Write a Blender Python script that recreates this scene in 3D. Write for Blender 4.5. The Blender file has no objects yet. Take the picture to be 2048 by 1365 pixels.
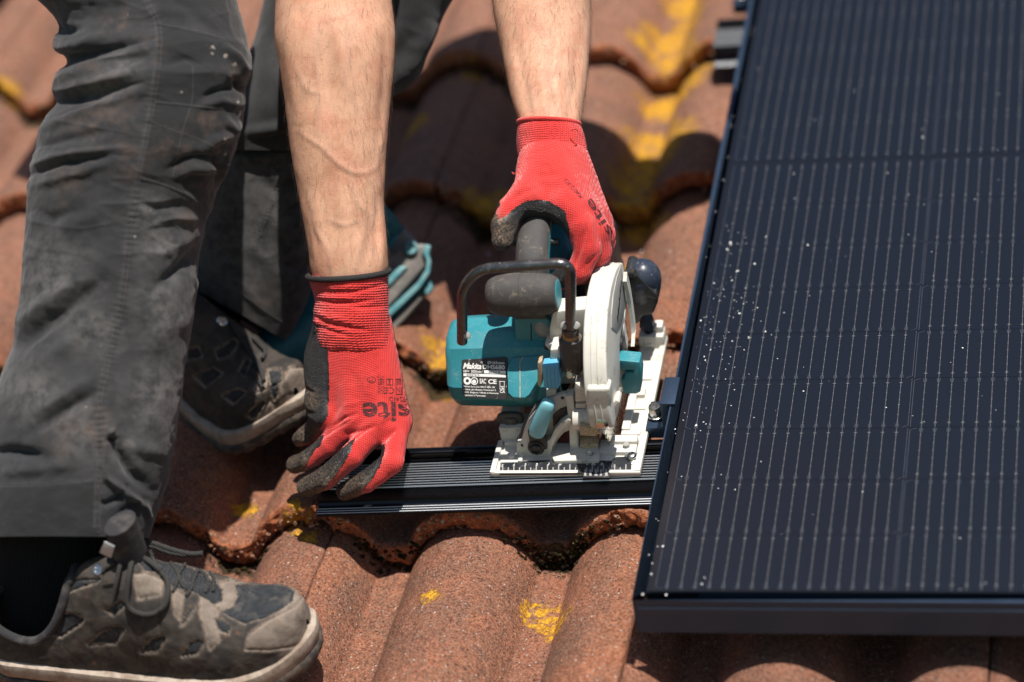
import bpy, bmesh, math, random
import numpy as np
from mathutils import Matrix, Vector
from mathutils.bvhtree import BVHTree

random.seed(7)
rng = np.random.default_rng(7)
SC = bpy.context.scene
COL = SC.collection

# ------------------------------------------------------------------ roof frame
# Everything is measured in millimetres in the frame of the roof: x along the eaves, y up the slope,
# z square to the tiles, origin at the lower left top corner of the solar panel.
PITCH = math.radians(25)
RX = Matrix.Rotation(PITCH, 4, 'X')

# ------------------------------------------------------------------ camera
F_PX = 5283.86
CAM_R = np.array([[0.9717769, 0.1726917, -0.1607532], [0.0164292, 0.6302109, 0.7762477], [0.2353446, -0.7569697, 0.6095872]])
CAM_C = np.array([451.076, -1642.759, 1619.511])
cam_data = bpy.data.cameras.new("camera")
cam = bpy.data.objects.new("camera", cam_data)
COL.objects.link(cam)
cm = Matrix.Identity(4)
for i in range(3):
    for j in range(3):
        cm[i][j] = float(CAM_R[j][i])
    cm[i][3] = float(CAM_C[i]) / 1000
cam.matrix_world = RX @ cm
cam_data.sensor_width = 36
cam_data.lens = F_PX / 2048 * 36
cam_data.clip_start, cam_data.clip_end = 0.05, 2000
cam_data.dof.use_dof = True
cam_data.dof.focus_distance = 2.53
cam_data.dof.aperture_fstop = 2.2
SC.camera = cam

# ------------------------------------------------------------------ light
SUN_ROOF = Vector((0.20, 0.03, 0.979)).normalized()
SUN = (RX.to_3x3() @ SUN_ROOF).normalized()
world = bpy.data.worlds.new("World")
SC.world = world
world.use_nodes = True
wn = world.node_tree
sky = wn.nodes.new("ShaderNodeTexSky")
sky.sky_type = 'NISHITA'
sky.sun_disc = False
sky.sun_elevation = math.asin(SUN.z)
sky.sun_rotation = math.atan2(SUN.x, SUN.y)
sky.ozone_density = 1.6
bg = wn.nodes["Background"]
wn.links.new(sky.outputs[0], bg.inputs[0])
bg.inputs[1].default_value = 0.06
sd = bpy.data.lights.new("sun", 'SUN')
sd.energy = 4.8
sd.angle = math.radians(0.53)
sd.color = (1.0, 0.95, 0.88)
so = bpy.data.objects.new("sun", sd)
COL.objects.link(so)
so.rotation_euler = SUN.to_track_quat('Z', 'Y').to_euler()
so.location = (0, 0, 5)
SC.view_settings.view_transform = 'Standard'
SC.view_settings.look = 'None'
SC.view_settings.exposure = 0.55
SC.view_settings.gamma = 1.0
SC.view_settings.use_curve_mapping = False
SC.cycles.max_bounces = 8
SC.cycles.use_denoising = True

# ------------------------------------------------------------------ pixel measuring (photo is 2048 x 1365)
def ray(a, b):
    return CAM_R.T @ np.array([a - 1024.0, -(b - 682.5), -F_PX])
def uz(a, b, z):
    d = ray(a, b); return CAM_C + (z - CAM_C[2]) / d[2] * d
def uy(a, b, y):
    d = ray(a, b); return CAM_C + (y - CAM_C[1]) / d[1] * d
def ux(a, b, x):
    d = ray(a, b); return CAM_C + (x - CAM_C[0]) / d[0] * d
def ud(a, b, dep):
    return CAM_C + ray(a, b) * (dep / F_PX)
def proj(V):
    c = (np.asarray(V, float) - CAM_C) @ CAM_R.T
    return np.stack([1024 - F_PX * c[:, 0] / c[:, 2], 682.5 + F_PX * c[:, 1] / c[:, 2], -c[:, 2]], 1)
def depth(p):
    return proj(np.asarray([p], float))[0, 2]

# ------------------------------------------------------------------ objects
def frame(o, base):
    o.matrix_world = RX @ Matrix.Translation(Vector([float(c) / 1000 for c in base]))
def tag(o, label=None, cat=None, group=None, kind=None):
    if label: o["label"] = label
    if cat: o["category"] = cat
    if group: o["group"] = group
    if kind: o["kind"] = kind
    return o
def thing(name, base, label, cat, group=None):
    o = bpy.data.objects.new(name, None)
    COL.objects.link(o)
    o.empty_display_size = 0.05
    frame(o, base)
    o["base"] = [float(c) for c in base]
    return tag(o, label, cat, group)
def base_of(o):
    while o is not None:
        if "base" in o: return np.array(o["base"][:])
        o = o.parent
    return np.zeros(3)
def obj(name, V, F, mat, parent=None, base=None, smooth=True, angle=None, attrs=None, midx=None):
    """link ONE mesh object; V in roof millimetres"""
    V = np.asarray(V, float)
    if parent is not None: b = base_of(parent)
    else: b = np.array(base if base is not None else (0, 0, 0), float)
    me = bpy.data.meshes.new(name)
    L = (V - b) / 1000
    if isinstance(F, np.ndarray):
        n, k = F.shape
        me.vertices.add(len(L)); me.vertices.foreach_set("co", L.astype(np.float32).ravel())
        me.loops.add(n * k); me.loops.foreach_set("vertex_index", F.astype(np.int32).ravel())
        me.polygons.add(n); me.polygons.foreach_set("loop_start", np.arange(0, n * k, k, dtype=np.int32))
        me.polygons.foreach_set("loop_total", np.full(n, k, np.int32))
        me.update(calc_edges=True)
    else:
        me.from_pydata([tuple(v) for v in L], [], [tuple(int(i) for i in f) for f in F])
    me.validate()
    mats = mat if isinstance(mat, (list, tuple)) else [mat]
    for m in mats: me.materials.append(m)
    if midx is not None: me.polygons.foreach_set("material_index", np.asarray(midx, np.int32))
    me.polygons.foreach_set("use_smooth", np.full(len(me.polygons), bool(smooth)))
    if smooth and angle is not None:
        me.set_sharp_from_angle(angle=math.radians(angle))
    if attrs:
        for k, a in attrs.items():
            at = me.attributes.new(k, 'FLOAT', 'POINT')
            at.data.foreach_set("value", np.asarray(a, np.float32))
    o = bpy.data.objects.new(name, me)
    COL.objects.link(o)
    if parent is not None: o.parent = parent
    else: frame(o, b); o["base"] = [float(c) for c in b]
    return o

class MB:
    """collects simple shapes (roof mm) into one mesh"""
    def __init__(s): s.V = []; s.F = []; s.n = 0
    def add(s, V, F):
        V = np.asarray(V, float)
        s.V.append(V); s.F += [tuple(int(i) + s.n for i in f) for f in F]; s.n += len(V); return s
    def bm(s, bm):
        bm.verts.index_update()
        s.add([v.co[:] for v in bm.verts], [[v.index for v in f.verts] for f in bm.faces]); bm.free(); return s
    def box(s, x0, x1, y0, y1, z0, z1, bev=0, seg=2, M=None):
        bm = bmesh.new(); bmesh.ops.create_cube(bm, size=1)
        for v in bm.verts:
            v.co = Vector(((x0 + x1) / 2 + v.co.x * (x1 - x0), (y0 + y1) / 2 + v.co.y * (y1 - y0), (z0 + z1) / 2 + v.co.z * (z1 - z0)))
        if bev: bmesh.ops.bevel(bm, geom=bm.edges[:], offset=bev, segments=seg, affect='EDGES', profile=0.6)
        if M is not None: bmesh.ops.transform(bm, matrix=M, verts=bm.verts)
        return s.bm(bm)
    def prism(s, P, Q, bev=0, seg=2):
        """solid between two outlines with the same number of points"""
        bm = bmesh.new(); n = len(P)
        a = [bm.verts.new(Vector([float(c) for c in p])) for p in P]; b = [bm.verts.new(Vector([float(c) for c in p])) for p in Q]
        bm.faces.new(a); bm.faces.new(b[::-1])
        for i in range(n): bm.faces.new((a[(i + 1) % n], a[i], b[i], b[(i + 1) % n]))
        bmesh.ops.recalc_face_normals(bm, faces=bm.faces)
        if bev: bmesh.ops.bevel(bm, geom=[e for e in bm.edges if e.calc_face_angle(0) > 0.3], offset=bev, segments=seg, affect='EDGES', profile=0.6, clamp_overlap=True)
        return s.bm(bm)
    def tube(s, P, r, n=14, cap=True):
        P = np.asarray(P, float); m = len(P); r = np.broadcast_to(np.asarray(r, float), (m,))
        T = np.gradient(P, axis=0); T /= np.linalg.norm(T, axis=1)[:, None] + 1e-12
        u = np.cross(T[0], [0.3, 0.5, 0.81]); u /= np.linalg.norm(u)
        V = []
        for i in range(m):
            u = u - T[i] * (u @ T[i]); u /= np.linalg.norm(u); w = np.cross(T[i], u)
            for k in range(n):
                a = 2 * math.pi * k / n
                V.append(P[i] + r[i] * (math.cos(a) * u + math.sin(a) * w))
        F = [(i * n + k, i * n + (k + 1) % n, (i + 1) * n + (k + 1) % n, (i + 1) * n + k) for i in range(m - 1) for k in range(n)]
        if cap: F += [tuple(range(n))[::-1], tuple((m - 1) * n + k for k in range(n))]
        return s.add(V, F)
    def lathe(s, c, axis, prof, n=32):
        """prof: (distance along the axis, radius)"""
        a = np.asarray(axis, float); a /= np.linalg.norm(a)
        u = np.cross(a, [0.31, 0.47, 0.83]); u /= np.linalg.norm(u); w = np.cross(a, u)
        V = []; m = len(prof)
        for h, r in prof:
            for k in range(n):
                t = 2 * math.pi * k / n
                V.append(np.asarray(c, float) + a * h + max(r, 1e-3) * (math.cos(t) * u + math.sin(t) * w))
        F = [(i * n + k, i * n + (k + 1) % n, (i + 1) * n + (k + 1) % n, (i + 1) * n + k) for i in range(m - 1) for k in range(n)]
        F += [tuple(range(n))[::-1], tuple((m - 1) * n + k for k in range(n))]
        return s.add(V, F)
    def loft(s, rings, cap=True):
        n = len(rings[0]); m = len(rings); V = np.concatenate([np.asarray(r, float) for r in rings])
        F = [(i * n + k, i * n + (k + 1) % n, (i + 1) * n + (k + 1) % n, (i + 1) * n + k) for i in range(m - 1) for k in range(n)]
        if cap: F += [tuple(range(n))[::-1], tuple((m - 1) * n + k for k in range(n))]
        return s.add(V, F)
    def build(s, name, mat, parent=None, angle=35, smooth=True, **kw):
        V = np.concatenate(s.V)
        bm = bmesh.new(); vs = [bm.verts.new(v) for v in V]
        for f in s.F:
            try: bm.faces.new([vs[i] for i in f])
            except ValueError: pass
        bmesh.ops.recalc_face_normals(bm, faces=bm.faces)
        bm.verts.index_update()
        V = np.array([v.co[:] for v in bm.verts]); F = [[v.index for v in f.verts] for f in bm.faces]; bm.free()
        return obj(name, V, F, mat, parent, smooth=smooth, angle=angle, **kw)

def smooth_path(P, k=8):
    """Catmull-Rom through the points"""
    P = np.asarray(P, float); Q = np.vstack([2 * P[0] - P[1], P, 2 * P[-1] - P[-2]]); out = []
    for i in range(1, len(Q) - 2):
        for t in np.linspace(0, 1, k, endpoint=False):
            a, b, c, d = Q[i - 1:i + 3]
            out.append(0.5 * (2 * b + (c - a) * t + (2 * a - 5 * b + 4 * c - d) * t * t + (3 * b - a - 3 * c + d) * t ** 3))
    out.append(P[-1]); return np.array(out)
def round_path(P, r, k=6):
    """polyline with rounded corners"""
    P = [np.asarray(p, float) for p in P]; out = [P[0]]
    for i in range(1, len(P) - 1):
        a = P[i - 1] - P[i]; b = P[i + 1] - P[i]
        la, lb = np.linalg.norm(a), np.linalg.norm(b); d = min(r, la * .48, lb * .48)
        p, q = P[i] + a / la * d, P[i] + b / lb * d
        for t in np.linspace(0, 1, k): out.append((1 - t) ** 2 * p + 2 * t * (1 - t) * P[i] + t * t * q)
    out.append(P[-1]); return np.array(out)
def interp(t, xs, ys):
    """smooth piecewise interpolation of vectors"""
    ys = np.asarray(ys, float); xs = np.asarray(xs, float)
    if ys.ndim == 1: ys = ys[:, None]
    t = np.atleast_1d(t); m = np.gradient(ys, xs, axis=0)
    i = np.clip(np.searchsorted(xs, t) - 1, 0, len(xs) - 2); h = (xs[i + 1] - xs[i]); s = np.clip((t - xs[i]) / h, 0, 1)[:, None]; h = h[:, None]
    return (2 * s**3 - 3 * s**2 + 1) * ys[i] + (s**3 - 2 * s**2 + s) * h * m[i] + (-2 * s**3 + 3 * s**2) * ys[i + 1] + (s**3 - s**2) * h * m[i + 1]

# ------------------------------------------------------------------ numeric noise
def _h(ix, iy, iz, seed):
    n = (ix * 374761393 + iy * 668265263 + iz * 1274126177 + seed * 974634777) & 0xffffffff
    n = ((n ^ (n >> 13)) * 1274126177) & 0xffffffff
    n = ((n ^ (n >> 16)) * 2246822519) & 0xffffffff
    return ((n ^ (n >> 15)) & 0xffffff) / float(0xffffff) * 2 - 1
def vnoise(P, size, seed=0):
    P = np.asarray(P, float) / size; i = np.floor(P).astype(np.int64); f = P - i; f = f * f * f * (f * (f * 6 - 15) + 10)
    r = 0
    for dx in (0, 1):
        wx = f[:, 0] if dx else 1 - f[:, 0]
        for dy in (0, 1):
            wy = f[:, 1] if dy else 1 - f[:, 1]
            for dz in (0, 1):
                wz = f[:, 2] if dz else 1 - f[:, 2]
                r = r + wx * wy * wz * _h(i[:, 0] + dx, i[:, 1] + dy, i[:, 2] + dz, seed)
    return r
def fbm(P, size, oct=3, seed=0, gain=.5):
    r = 0; a = 1
    for o in range(oct): r = r + a * vnoise(P, size / 2**o, seed + o * 17); a *= gain
    return r
def sstep(x, a, b):
    t = np.clip((x - a) / (b - a), 0, 1); return t * t * (3 - 2 * t)
def seg_dist(Q, line):
    """distance of 2D points to a polyline, and the position along it 0..1"""
    Q = np.asarray(Q, float); line = np.asarray(line, float); best = np.full(len(Q), 1e9); pos = np.zeros(len(Q))
    L = np.r_[0, np.cumsum(np.linalg.norm(np.diff(line, axis=0), axis=1))]
    for i in range(len(line) - 1):
        a, b = line[i], line[i + 1]; ab = b - a
        t = np.clip(((Q - a) @ ab) / (ab @ ab + 1e-9), 0, 1); d = np.linalg.norm(Q - a - t[:, None] * ab, axis=1)
        m = d < best; best[m] = d[m]; pos[m] = (L[i] + t[m] * (L[i + 1] - L[i])) / L[-1]
    return best, pos
def in_poly(Q, poly):
    Q = np.asarray(Q, float); poly = np.asarray(poly, float); c = np.zeros(len(Q), bool); n = len(poly)
    for i in range(n):
        a, b = poly[i], poly[i - 1]
        if a[1] == b[1]: continue
        k = ((a[1] > Q[:, 1]) != (b[1] > Q[:, 1])) & (Q[:, 0] < (b[0] - a[0]) * (Q[:, 1] - a[1]) / (b[1] - a[1]) + a[0])
        c ^= k
    return c
def vnormals(V, F):
    F = np.asarray(F); n = np.cross(V[F[:, 2]] - V[F[:, 0]], V[F[:, 3 if F.shape[1] == 4 else 1]] - V[F[:, 1 if F.shape[1] == 4 else 0]])
    if F.shape[1] == 3: n = np.cross(V[F[:, 1]] - V[F[:, 0]], V[F[:, 2]] - V[F[:, 0]])
    N = np.zeros_like(V)
    for k in range(F.shape[1]): np.add.at(N, F[:, k], n)
    return N / (np.linalg.norm(N, axis=1)[:, None] + 1e-12)

# ------------------------------------------------------------------ implicit surfaces
def smin(a, b, k):
    h = np.clip(k - np.abs(a - b), 0, None) / k
    return np.minimum(a, b) - h * h * k * .25
def sd_cone(P, a, b, ra, rb):
    """rounded tapered capsule"""
    a = np.asarray(a, float); b = np.asarray(b, float); ab = b - a
    t = np.clip(((P - a) @ ab) / (ab @ ab), 0, 1)
    return np.linalg.norm(P - a - t[:, None] * ab, axis=1) - (ra + (rb - ra) * t)
def sd_ell(P, c, R, r):
    """ellipsoid with axes the rows of R"""
    q = (P - np.asarray(c, float)) @ np.asarray(R, float).T / np.asarray(r, float)
    k = np.linalg.norm(q, axis=1); return (k - 1) * min(r)
def sd_box(P, c, R, h, rad):
    q = np.abs((P - np.asarray(c, float)) @ np.asarray(R, float).T) - (np.asarray(h, float) - rad)
    return np.linalg.norm(np.maximum(q, 0), axis=1) + np.minimum(q.max(1), 0) - rad
def basis(x, up):
    x = np.asarray(x, float); x = x / np.linalg.norm(x); z = np.asarray(up, float); z = z - x * (z @ x); z /= np.linalg.norm(z)
    return np.array([x, np.cross(z, x), z])
def surface_nets(fn, lo, hi, h):
    lo = np.asarray(lo, float); n = np.ceil((np.asarray(hi, float) - lo) / h).astype(int) + 1
    g = np.stack(np.meshgrid(*[lo[i] + h * np.arange(n[i]) for i in range(3)], indexing='ij'), -1).reshape(-1, 3)
    D = np.concatenate([fn(g[i:i + 400000]) for i in range(0, len(g), 400000)]).reshape(n)
    S = D < 0
    m = np.zeros(n - 1, int); corners = [(i, j, k) for i in (0, 1) for j in (0, 1) for k in (0, 1)]
    for c in corners: m += S[c[0]:n[0] - 1 + c[0], c[1]:n[1] - 1 + c[1], c[2]:n[2] - 1 + c[2]]
    act = np.argwhere((m > 0) & (m < 8)); idx = -np.ones(n - 1, int); idx[tuple(act.T)] = np.arange(len(act))
    acc = np.zeros((len(act), 3)); cnt = np.zeros(len(act))
    for a in corners:
        for ax in range(3):
            if a[ax] == 1: continue
            b = list(a); b[ax] = 1
            d0 = D[act[:, 0] + a[0], act[:, 1] + a[1], act[:, 2] + a[2]]; d1 = D[act[:, 0] + b[0], act[:, 1] + b[1], act[:, 2] + b[2]]
            k = (d0 < 0) != (d1 < 0); t = d0[k] / (d0[k] - d1[k] + 1e-12)
            p = np.tile(np.array(a, float), (k.sum(), 1)); p[:, ax] = t
            acc[k] += p; cnt[k] += 1
    V = lo + h * (act + acc / cnt[:, None]); Fs = []
    for ax in range(3):
        o1, o2 = (ax + 1) % 3, (ax + 2) % 3
        a = [slice(None)] * 3; b = [slice(None)] * 3; a[ax] = slice(0, n[ax] - 1); b[ax] = slice(1, n[ax])
        e = S[tuple(a)] != S[tuple(b)]; q = np.argwhere(e)
        q = q[(q[:, o1] > 0) & (q[:, o2] > 0) & (q[:, o1] < n[o1] - 1) & (q[:, o2] < n[o2] - 1)]
        flip = S[tuple(a)][tuple(q.T)]
        def at(d1, d2):
            r = q.copy(); r[:, o1] += d1; r[:, o2] += d2; return idx[tuple(r.T)]
        f = np.stack([at(-1, -1), at(0, -1), at(0, 0), at(-1, 0)], 1)
        f[~flip] = f[~flip][:, ::-1]; Fs.append(f)
    F = np.concatenate(Fs); F = F[(F >= 0).all(1)]
    return V, F
def relax(V, F, it=2, w=.5):
    E = np.concatenate([F[:, [i, (i + 1) % 4]] for i in range(4)]); 
    for _ in range(it):
        A = np.zeros_like(V); c = np.zeros(len(V))
        np.add.at(A, E[:, 0], V[E[:, 1]]); np.add.at(A, E[:, 1], V[E[:, 0]]); np.add.at(c, E[:, 0], 1); np.add.at(c, E[:, 1], 1)
        V = V + w * (A / np.maximum(c, 1)[:, None] - V)
    return V

# ------------------------------------------------------------------ materials
class G:
    def __init__(s, name, **kw):
        s.m = bpy.data.materials.new(name); s.m.use_nodes = True; s.nt = s.m.node_tree
        s.b = s.nt.nodes["Principled BSDF"]; s.tc = s.nt.nodes.new("ShaderNodeTexCoord")
        s.set(**kw)
    def set(s, **kw):
        nm = dict(color="Base Color", rough="Roughness", metal="Metallic", spec="Specular IOR Level", coat="Coat Weight", coat_rough="Coat Roughness",
                  sss="Subsurface Weight", sss_r="Subsurface Radius", sss_s="Subsurface Scale", normal="Normal", sheen="Sheen Weight", ior="IOR", sheen_r="Sheen Roughness", coat_normal="Coat Normal", coat_ior="Coat IOR", aniso="Anisotropic")
        for k, v in kw.items(): s.put(s.b.inputs[nm[k]], v)
        return s
    def put(s, inp, v):
        if isinstance(v, bpy.types.NodeSocket): s.nt.links.new(v, inp)
        else:
            if inp.type == 'RGBA' and len(v) == 3: v = (*v, 1)
            inp.default_value = v
    def n(s, typ, out=0, ins=None, **kw):
        nd = s.nt.nodes.new(typ)
        for k, v in kw.items(): setattr(nd, k, v)
        for k, v in (ins or {}).items(): s.put(nd.inputs[k], v)
        return nd.outputs[out]
    def co(s, scale=None, rot=None, loc=None):
        v = s.tc.outputs["Object"]
        if scale or rot or loc:
            v = s.n("ShaderNodeMapping", ins={"Vector": v, "Scale": scale or (1, 1, 1), "Rotation": rot or (0, 0, 0), "Location": loc or (0, 0, 0)})
        return v
    def noise(s, size, detail=3, rough=.55, vec=None, dist=0, out=0):
        return s.n("ShaderNodeTexNoise", out, ins={"Vector": vec or s.co(), "Scale": 1000.0 / size, "Detail": detail, "Roughness": rough, "Distortion": dist})
    def vor(s, size, feature='F1', out="Distance", vec=None, rnd=1.0):
        return s.n("ShaderNodeTexVoronoi", out, feature=feature, ins={"Vector": vec or s.co(), "Scale": 1000.0 / size, "Randomness": rnd})
    def ramp(s, f, stops, interp='LINEAR'):
        nd = s.nt.nodes.new("ShaderNodeValToRGB"); s.nt.links.new(f, nd.inputs[0]); cr = nd.color_ramp; cr.interpolation = interp
        while len(cr.elements) < len(stops): cr.elements.new(.5)
        for e, (p, c) in zip(cr.elements, stops):
            e.position = p; e.color = (*c, 1) if isinstance(c, (tuple, list)) else (c, c, c, 1)
        return nd.outputs[0]
    def mask(s, f, a, b):
        return s.n("ShaderNodeMapRange", ins={0: f, 1: a, 2: b, 3: 0.0, 4: 1.0}, interpolation_type='SMOOTHSTEP')
    def mix(s, f, a, b, blend='MIX'):
        nd = s.nt.nodes.new("ShaderNodeMix"); nd.data_type = 'RGBA'; nd.blend_type = blend
        s.put(nd.inputs[0], f); s.put(nd.inputs[6], a); s.put(nd.inputs[7], b); return nd.outputs[2]
    def math(s, op, a, b=0.0, clamp=False):
        nd = s.nt.nodes.new("ShaderNodeMath"); nd.operation = op; nd.use_clamp = clamp; s.put(nd.inputs[0], a); s.put(nd.inputs[1], b); return nd.outputs[0]
    def mul(s, *a):
        r = a[0]
        for b in a[1:]: r = s.math('MULTIPLY', r, b)
        return r
    def add(s, *a):
        r = a[0]
        for b in a[1:]: r = s.math('ADD', r, b)
        return r
    def wave(s, mm, direction='X', dist=.5, **k): return s.n("ShaderNodeTexWave", 1, ins={"Vector": k.get('vec') or s.co(), "Scale": 314.0 / mm, "Distortion": dist}, wave_type='BANDS', bands_direction=direction)
    def attr(s, name): return s.n("ShaderNodeAttribute", 2, attribute_name=name)
    def xyz(s, i, vec=None): return s.n("ShaderNodeSeparateXYZ", i, ins={0: vec or s.co()})
    def bump(s, h, dist_mm, strength=1.0, normal=None):
        ins = {"Height": h, "Strength": strength, "Distance": dist_mm / 1000}
        if normal: ins["Normal"] = normal
        return s.n("ShaderNodeBump", ins=ins)
    def spot(s, c_mm, r_mm, base=(0, 0, 0), squash=(1, 1, 1)):
        """1 inside a blob round a point of the surface, fading at its rim"""
        d = s.n("ShaderNodeVectorMath", 0, operation='SUBTRACT', ins={0: s.co(), 1: [(c_mm[i] - base[i]) / 1000 for i in range(3)]})
        d = s.n("ShaderNodeVectorMath", 0, operation='MULTIPLY', ins={0: d, 1: squash})
        l = s.n("ShaderNodeVectorMath", 1, operation='LENGTH', ins={0: d})
        return s.n("ShaderNodeMapRange", ins={0: l, 1: r_mm / 1000, 2: 0.0, 3: 0.0, 4: 1.0})
# ================================================================== roof of double roll tiles
T_W, T_G = 326.0, 276.0            # cover width and gauge of one tile
T_X0, T_Y0 = -344.0, 190.0         # a joint, and a tail edge
def roll(x):
    """height above the pan at x (rolls 163 apart)"""
    d = np.abs((x + 365 + 81.5) % 163 - 81.5)
    t = np.clip(d / 66.0, 0, 1)
    c = 47 * np.clip(1 - t ** 2.15, 0, 1) ** .82; k = 5.0        # a round roll that meets the flat pan in a small hollow
    return np.maximum(c - 2, 0) * (1 - .0) + 2 * np.clip(1 - np.maximum(d - 52, 0) / 22, 0, 1) ** 2
def roof_z(x, y):
    """top of the tiles at a point (smooth, without the wear)"""
    x = np.asarray(x, float); y = np.asarray(y, float)
    t = ((y - T_Y0) / T_G) % 1.0
    return -68 - 30 * t - 45 + roll(x)

def roof_material():
    g = G("weathered_terracotta")
    tail = g.attr("tail"); tint = g.attr("tint"); far = g.attr("far"); moss = g.attr("moss"); lich = g.attr("lichen")
    big = g.noise(90, 4, .6); mid = g.noise(22, 4, .65); fine = g.noise(3.2, 3, .7); grain = g.noise(1.1, 2, .7)
    base = g.mix(g.mask(big, .35, .68), (0.37, 0.120, 0.054), (0.28, 0.100, 0.056))
    base = g.mix(g.mask(mid, .45, .75), base, (0.44, 0.150, 0.066))
    base = g.mix(g.mul(g.mask(tint, 0, 1), .75), base, (0.25, 0.088, 0.052))
    streak = g.mul(g.mask(g.noise(34, 5, .7, vec=g.co(scale=(1, .22, 1))), .46, .70), g.mask(g.noise(4, 4, .75), .34, .60)); base = g.mix(g.mul(streak, .7), base, (0.095, 0.056, 0.042))
    pale = g.mul(g.mask(g.noise(48, 4, .7, vec=g.co(loc=(3, 1, 2))), .50, .72), g.mask(fine, .42, .60)); base = g.mix(g.mul(pale, .45), base, (0.46, 0.26, 0.17))
    base = g.mix(g.mul(far, .55), base, (0.34, 0.165, 0.115))
    # worn film of grey brown dirt, patchy
    film = g.mul(g.mask(g.noise(60, 5, .7, dist=.6), .36, .62), g.mask(g.add(g.mul(fine, .6), g.mul(g.noise(1.8, 3, .75), .4)), .42, .56))
    base = g.mix(g.mul(film, .8), base, (0.125, 0.070, 0.048))
    pits = g.mul(g.mask(g.vor(13), .20, .10), g.mask(g.noise(60, 3), .42, .6)); base = g.mix(g.mul(pits, .85), base, (0.03, 0.02, 0.015))
    soot = g.mul(g.mask(g.noise(150, 5, .7, dist=.8), .48, .70), g.mask(g.noise(5, 4, .75), .36, .60)); base = g.mix(g.mul(soot, .7), base, (0.085, 0.055, 0.045))
    # sand and grit in the concrete
    dark = g.mul(g.mask(g.vor(4.2), .24, .10), g.mask(g.noise(11, 2), .34, .56))
    base = g.mix(g.mul(dark, .9), base, (0.030, 0.018, 0.012))
    c1 = g.vor(5.2, out="Color"); s1 = g.n("ShaderNodeSeparateColor", 0, ins={0: c1})
    white = g.mul(g.mask(g.vor(5.2), .27, .15), g.mask(s1, .70, .78))
    base = g.mix(g.mul(white, .85), base, g.mix(s1, (0.30, 0.24, 0.19), (0.66, 0.58, 0.52)))
    c2 = g.vor(2.3, out="Color"); s2 = g.n("ShaderNodeSeparateColor", 1, ins={0: c2})
    white2 = g.mul(g.mask(g.vor(2.3), .32, .18), g.mask(s2, .70, .78))
    base = g.mix(g.mul(white2, .6), base, (0.58, 0.46, 0.39))
    base = g.mix(g.mul(g.mask(grain, .55, .75), .5), base, (0.13, 0.06, 0.04))
    c4 = g.n("ShaderNodeSeparateColor", 0, ins={0: g.vor(1.7, out="Color")}); base = g.mix(.8, base, g.mix(c4, g.mix(.60, base, (0.030, 0.012, 0.007)), g.mix(.22, base, (0.72, 0.42, 0.28))))
    # raw broken edge: brighter, orange, pebbly
    raw = g.mix(g.mask(g.noise(6, 4, .7), .35, .65), (0.50, 0.16, 0.06), (0.20, 0.065, 0.032))
    c3 = g.vor(7, out="Color"); s3 = g.n("ShaderNodeSeparateColor", 0, ins={0: c3})
    raw = g.mix(g.mul(g.mask(g.vor(7), .36, .26), g.mask(s3, .62, .7)), raw, g.mix(s3, (0.14, 0.085, 0.05), (0.5, 0.38, 0.27)))
    base = g.mix(g.mul(tail, .9), base, raw)
    # white scuffs
    sc = g.mul(g.mask(g.noise(46, 5, .75, dist=.8), .70, .76), g.mask(fine, .35, .55))
    base = g.mix(g.mul(sc, .65), base, (0.50, 0.42, 0.37))
    # lichen and moss
    ln = g.add(g.mul(g.noise(7, 4, .7), .75), g.mul(g.noise(26, 3, .6), .55))
    lm = g.mul(g.math('MAXIMUM', g.mask(g.noise(15, 4, .7, dist=.4), .40, .52), g.mul(far, .5)), g.mask(g.add(lich, ln), 1.06, 1.18), g.mask(g.add(g.mul(fine, .6), g.mul(g.noise(2.0, 3, .8), .5), g.mul(lich, .32)), .60, .72))
    lc = g.mix(g.mask(g.noise(4, 3, .7), .4, .62), (0.70, 0.37, 0.025), (0.42, 0.20, 0.02))
    base = g.mix(lm, base, lc)
    mm = g.mask(g.add(moss, g.mul(g.noise(9, 4, .7), 1.1)), 1.02, 1.16)
    base = g.mix(g.mul(mm, .92), base, g.mix(g.mask(g.noise(3, 3), .4, .65), (0.016, 0.012, 0.007), (0.062, 0.048, 0.016)))
    h = g.add(g.mul(fine, 1.1), g.mul(grain, .6), g.mul(white, .45), g.mul(white2, .3), g.mul(g.noise(7, 3, .6), .9), g.mul(dark, -.8), g.mul(mm, 1.6), g.mul(lm, .35))
    g.set(color=base, rough=.88, spec=.28, normal=g.bump(h, 2.3, 1.0))
    return g.m

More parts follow.
